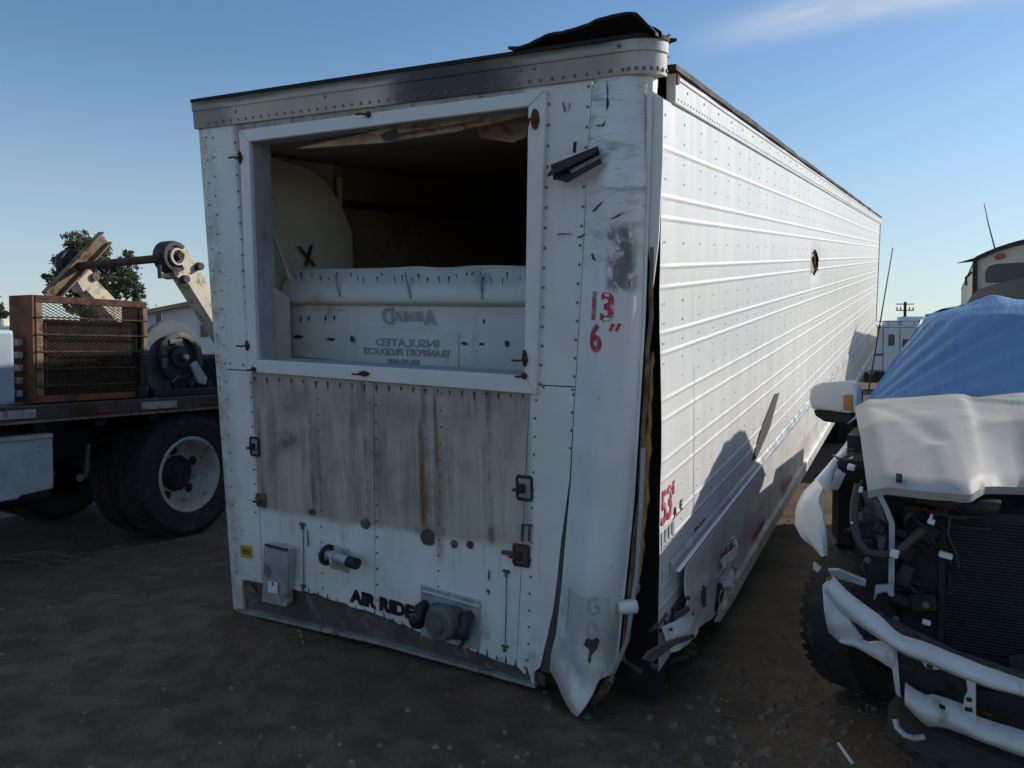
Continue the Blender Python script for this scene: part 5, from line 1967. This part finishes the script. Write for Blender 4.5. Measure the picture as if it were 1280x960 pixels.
xsr = [W2 * i / 16 for i in range(17)]
MB().prism([(0, 0, .55)] + [(W2, 0, .55)] + [(x, 0, roof_z(x)) for x in xsr[::-1]], (0, 7.4, 0)).build('body', M['rv_tan'], rv)
tm = MB()
for a_, b_ in zip(xsr, xsr[1:]):
    tm.prism([(a_ - .0, -.10, roof_z(a_) + .004), (b_, -.10, roof_z(b_) + .004), (b_, -.10, roof_z(b_) + .07), (a_, -.10, roof_z(a_) + .07)], (0, 7.6, 0))
tm.prism([(-.035, -.06, .55), (.035, -.06, .55), (.035, -.06, 3.15), (-.035, -.06, 3.15)], (0, .10, 0))
tm.build('roof_trim', M['black'], rv)
MB().prism([(-.28, -.05, 3.13), (0, -.05, 3.15), (0, -.05, 3.21)], (0, .06, 0)).build('gutter_spout', M['black'], rv)


def rvp(px, py, y):
    p = tt.at(px, py, 1, y)
    return Vector((p.x, y, p.z))


pw = [rvp(1232, 353, -.03), rvp(1232, 340, -.03), rvp(1236, 333, -.03), rvp(1245, 330, -.03), rvp(1276, 328, -.03)]
rgt = max(p.x for p in pw) + .25
zb_w = pw[0].z
MB().prism(pw + [Vector((rgt, -.03, pw[3].z - .02)), Vector((rgt + .06, -.03, pw[3].z - .12)), Vector((rgt + .06, -.03, zb_w))], (0, .035, 0)).build('window', M['pk_glass'], rv, bevel=.01)
MB().prism([rvp(1243, 322, -.01), rvp(1246, 318, -.01), rvp(1255, 317, -.01), rvp(1257, 320, -.01), rvp(1255, 323, -.01), rvp(1246, 325, -.01)], (0, -.04, 0)).build('marker_light', M['red_lens'], rv, bevel=.008)


def nose(u, v):
    x = -.32 + u * 3.1
    zt_ = 2.58 + .26 * min(1, u * 3.2) ** .6
    z = 1.2 + (zt_ - 1.2) * v
    y = -.15 - .65 * math.sin(v * math.pi * .5 + .3) * math.sin(min(1, u * 2.5) * math.pi / 2) * .6
    x2 = x + .28 * (v ** 3) * (1 - u) ** 3
    return (x2, y, z)


MB().grid(nose, 24, 14, (0, .1, 0)).build('nose_cap', M['rv_grey'], rv, True)
p, q = rvp(1208, 357, -.1), rvp(1215, 340, -.1)
MB().tube([p, p.lerp(q, .5) + Vector((-.05, 0, .02)), q], .02, 6).build('cable_cover', M['black'], rv)
MB().tube([rvp(1244, 312, .3), rvp(1236, 282, .3), rvp(1230, 254, .3)], [.014, .010, .006], 5).build('whip_antenna', M['greycast'], rv)
MB().b2((.1, .3, .38), (2.4, 7.2, .55)).build('chassis', M['pk_black'], rv)
for x in (.14, 2.36):
    for y in (3.4, 4.25):
        MB().lathe([(.20, -.1), (.33, -.1), (.35, -.07), (.35, .07), (.33, .1), (.20, .1)], (x, y, .35), (1, 0, 0), 24, True).build('tyre', M['tyre'], rv, True)
        MB().lathe([(.2, .05), (.05, .08), (0, .08)], (x, y, .35), (1 if x > 1 else -1, 0, 0), 16).build('rim', M['rim'], rv, True)

# white motorhome far behind
mhf = yaw_frame((34 * (1081 - 640) / F_PX, 34, 0), 12)
mh = thing('motorhome', 'distant white motorhome with a door and rooftop vents between trailer and tarpaulin', 'motorhome', mhf.mw)
Hm = 2.66
MB().b2((0, 0, .78), (6.0, 2.4, Hm)).build('body', M['rv_white'], mh, bevel=.05)
MB().b2((-.03, -.04, Hm - .02), (6.04, 2.44, Hm + .05)).build('roof', M['rv_white'], mh)


def mp(px, py, y):
    p = mhf.at(px, py, 1, y)
    return Vector((p.x, y, p.z))


def mrect(x0, y0, x1, y1, name, m, d, par=None):
    a_, b_ = mp(x0, y1, 0), mp(x1, y0, 0)
    return MB().b2((a_.x, -d, a_.z), (b_.x, -.002 if d > .003 else 0, b_.z)).build(name, m, par or mh)


dr = mrect(1104, 411, 1124, 464, 'door', M['rv_white'], .03)
mrect(1110, 418, 1118, 432, 'door_window', M['pk_glass'], .045)
mrect(1103.2, 411, 1104, 464, 'door_seam', M['rv_grey'], .032)
mrect(1124, 411, 1124.8, 464, 'door_seam', M['rv_grey'], .032)
mrect(1128, 424, 1142, 440, 'window', M['pk_glass'], .03)
mrect(1086, 442, 1104, 444.5, 'stripe', M['rv_blue'], .012)
mrect(1087, 463, 1150, 465, 'stripe', M['rv_grey'], .012)
for x0, z1, l_ in ((.25, .12, .35), (.9, .22, .5), (1.5, .38, .9), (2.1, .28, .4), (2.9, .16, .6), (4, .3, .8)):
    MB().b2((x0, .6, Hm + .05), (x0 + l_, 1.3, Hm + .05 + z1)).build('roof_vent', M['rv_white'], mh, bevel=.03)
rl = MB()
for k in range(5):
    rl.tube([(.4 + k * .5, .15, Hm + .05), (.4 + k * .5, .15, Hm + .22)], .015, 5)
rl.tube([(.4, .15, Hm + .22), (2.4, .15, Hm + .22)], .015, 5)
rl.build('roof_rack', M['rv_grey'], mh)
MB().b2((.0, .1, .35), (6, 2.3, .78)).build('chassis', M['pk_black'], mh)
for x in (1.3, 4.9):
    MB().lathe([(.2, -.1), (.38, -.1), (.4, -.05), (.4, .05), (.38, .1), (.2, .1)], (x, .2, .4), (0, 1, 0), 22, True).build('tyre', M['tyre'], mh, True)
MB().b2((.1, -.02, .70), (.35, .0, .82)).build('tail_light', M['amber'], mh)

# utility pole
po = thing('utility_pole', 'far wooden utility pole with two crossarms above the white motorhome', 'utility pole', Matrix.Translation((490 / F_PX * 92, 92, 0)))
MB().tube([(0, 0, -1), (0, 0, 7.2)], [.22, .15], 8).build('pole', M['pole'], po, True)
MB().b2((-1.0, -.05, 6.9), (1.0, .05, 7.0)).build('crossarm', M['pole'], po)
MB().b2((-.9, -.05, 6.2), (.9, .05, 6.3)).build('crossarm', M['pole'], po)
ins = MB()
for x in (-.9, -.5, .5, .9):
    ins.tube([(x, 0, 6.2), (x, 0, 6.6)], .07, 6)
ins.build('insulators', M['pole'], po)
MB().tube([(.55, 0, 4.4), (.55, 0, 5.3)], .28, 8).build('transformer', M['rv_grey'], po, True)

# mobile home behind the winch on the left
hmf = yaw_frame((24 * (186 - 640) / F_PX, 24, 0), -8)
hm = thing('mobile_home', 'white mobile home with brown roof edge behind the winch drum on the left', 'mobile home', hmf.mw)


def hp(px, py, y):
    p = hmf.at(px, py, 1, y)
    return Vector((p.x, y, p.z))


e0, e1 = hp(184, 391, -.3), hp(238, 376, -.3)
slope = (e1.z - e0.z) / (e1.x - e0.x)
wz = e0.z
MB().prism([(-3.0, 0, .4), (e1.x + 3.0, 0, .4), (e1.x + 3.0, 0, wz + .2), (e1.x, 0, e1.z - .05), (-3.0, 0, wz - 1.4 * .0 - .45)], (0, 9, 0)).build('wall', M['rv_white'], hm)
MB().prism([(-3.2, -.3, wz - .60), (e1.x, -.3, e1.z), (e1.x + 3.2, -.3, wz + .05), (e1.x + 3.2, -.3, wz - .06), (e1.x, -.3, e1.z - .12), (-3.2, -.3, wz - .72)], (0, 9.6, 0)).build('roof', M['roofing'], hm)
a_, b_ = hp(251, 421, 0), hp(259, 399, 0)
wf = MB().b2((a_.x, -.04, a_.z), (b_.x, -.003, b_.z)).build('window', M['pk_glass'], hm)
MB().b2((a_.x - .06, -.05, b_.z), (b_.x + .06, -.003, b_.z + .06)).b2((a_.x - .06, -.05, (a_.z + b_.z) / 2 + .1), (b_.x + .06, -.041, (a_.z + b_.z) / 2 + .17)).build('window_trim', M['rv_white'], wf)
sd_ = MB()
for k in range(24):
    x = -2.8 + k * .32
    sd_.b2((x, -.010, .45), (x + .02, -.002, wz - .5))
sd_.build('siding_battens', M['rv_white'], hm, kind='stuff')
p = hp(199, 392, -.8)
MB().b2((p.x - .07, -.87, .0), (p.x + .07, -.73, p.z)).build('porch_post', M['rv_grey'], hm)

# camper far left, only its roof shows
cpf = yaw_frame((30 * (-12 - 640) / F_PX, 30, 0), 10)
cp_ = thing('camper', 'distant cream camper roof showing above the pale cabinet at the far left', 'camper', cpf.mw)
MB().b2((-4, 0, .6), (1.0, 2.3, 2.55)).build('body', M['rv_white'], cp_, bevel=.08)
MB().b2((-3, .4, 2.55), (.2, 1.4, 2.85)).build('roof_unit', M['rv_tan'], cp_, bevel=.06)
MB().b2((-3.9, -.02, 1.6), (.9, -.001, 1.75)).build('stripe', M['roofing'], cp_)
MB().b2((-3.8, .1, .2), (.8, 2.2, .6)).build('chassis', M['pk_black'], cp_)


# ---- trees: tapered trunk, limbs, leaf-sized faces in clumps
def leaf_mat(name, dark, light):
    m, t = bsdf(name)
    n = t.noise(.9, 4, .6)
    n2 = t.noise(9, 3, .6)
    c = t.mix(t.ramp(n, .35, .65), dark, light)
    c = t.mix(t.ramp(n2, .5, .75, 0, .5), c, tuple(x * 1.5 for x in light))
    t.put(t.b.inputs['Base Color'], c)
    t.b.inputs['Roughness'].default_value = .6
    t.b.inputs['Specular IOR Level'].default_value = .2
    return m


M['leaf'] = leaf_mat('leaf_green', (.042, .055, .024), (.085, .098, .045))
M['bark'] = pm('bark', (.09, .07, .055), .9, 0, .3, 4)


def tree(label, x, y, h, clumps, leaves, size, seed):
    r = random.Random(seed)
    root = thing('tree', label, 'tree', Matrix.Translation((x, y, 0)))
    tk = MB()
    tk.tube([(0, 0, -.3), (.05, 0, h * .25), (-.05, .05, h * .5), (.05, 0, h * .8)], [h * .035, h * .028, h * .02, h * .008], 9)
    for cx, cy, cz, cr in clumps:
        tk.tube([(0, 0, h * .28), (cx * .4, cy * .4, h * .28 + (cz - h * .28) * .55), (cx, cy, cz)], [h * .016, h * .010, h * .004], 6)
    tk.build('trunk', M['bark'], root, True)
    lf = MB()
    for cx, cy, cz, cr in clumps:
        n = int(leaves * cr * cr)
        tufts = []
        for i in range(max(6, int(n / 28))):
            v = Vector((r.gauss(0, 1), r.gauss(0, 1), r.gauss(0, .8))).normalized() * cr * r.uniform(.45, 1.0)
            tufts.append(Vector((cx, cy, cz)) + v)
        for i in range(n):
            c = r.choice(tufts) + Vector((r.gauss(0, 1), r.gauss(0, 1), r.gauss(0, .8))) * cr * .13
            a = Vector((r.gauss(0, 1), r.gauss(0, 1), r.gauss(0, 1))).normalized()
            b = a.orthogonal().normalized()
            s_ = size * r.uniform(.6, 1.4)
            lf.add([c - a * s_, c + b * s_ * .45, c + a * s_, c - b * s_ * .45], [(0, 1, 2, 3)])
    lf.build('crown', M['leaf'], root, fixn=False)
    return root


D1 = 42.0
k = D1 / F_PX
X1 = (118 - 640) * k
cl_ = []
for px_, py_, rr in ((82, 330, 16), (75, 352, 14), (98, 318, 18), (112, 308, 17), (135, 315, 18), (148, 335, 18), (122, 332, 22), (160, 355, 16), (172, 362, 9), (90, 352, 18), (108, 360, 22), (140, 362, 20), (62, 355, 8), (155, 318, 8), (165, 372, 12), (85, 378, 14), (125, 385, 20)):
    cl_.append(((px_ - 118) * k, random.uniform(-1.0, 1.0), 1.62 + (440 - py_) * k, rr * k))
tree('bushy dark green tree rising behind the boom arms of the flatbed truck', X1, D1, 7.4, cl_, 1900, .085, 5)
D2 = 75.0
k = D2 / F_PX
cl_ = [((px_ - 2) * k, random.uniform(-1.5, 1.5), 1.62 + (440 - py_) * k, rr * k) for px_, py_, rr in ((5, 388, 10), (-5, 385, 14), (12, 395, 7), (0, 400, 14), (14, 402, 6), (-20, 390, 16))]
tree('distant grey-green tree at the far left edge beyond the cage', (2 - 640) * k, D2, 5.5, cl_, 900, .2, 9)
D3 = 95.0
k = D3 / F_PX
cl_ = [((px_ - 188) * k, random.uniform(-1, 1), 1.62 + (440 - py_) * k, rr * k) for px_, py_, rr in ((188, 388, 7), (184, 382, 5), (192, 384, 4), (186, 396, 8))]
tree('small sparse distant tree between the mesh cage and the mobile home', (188 - 640) * k, D3, 7.0, cl_, 60, .12, 12)
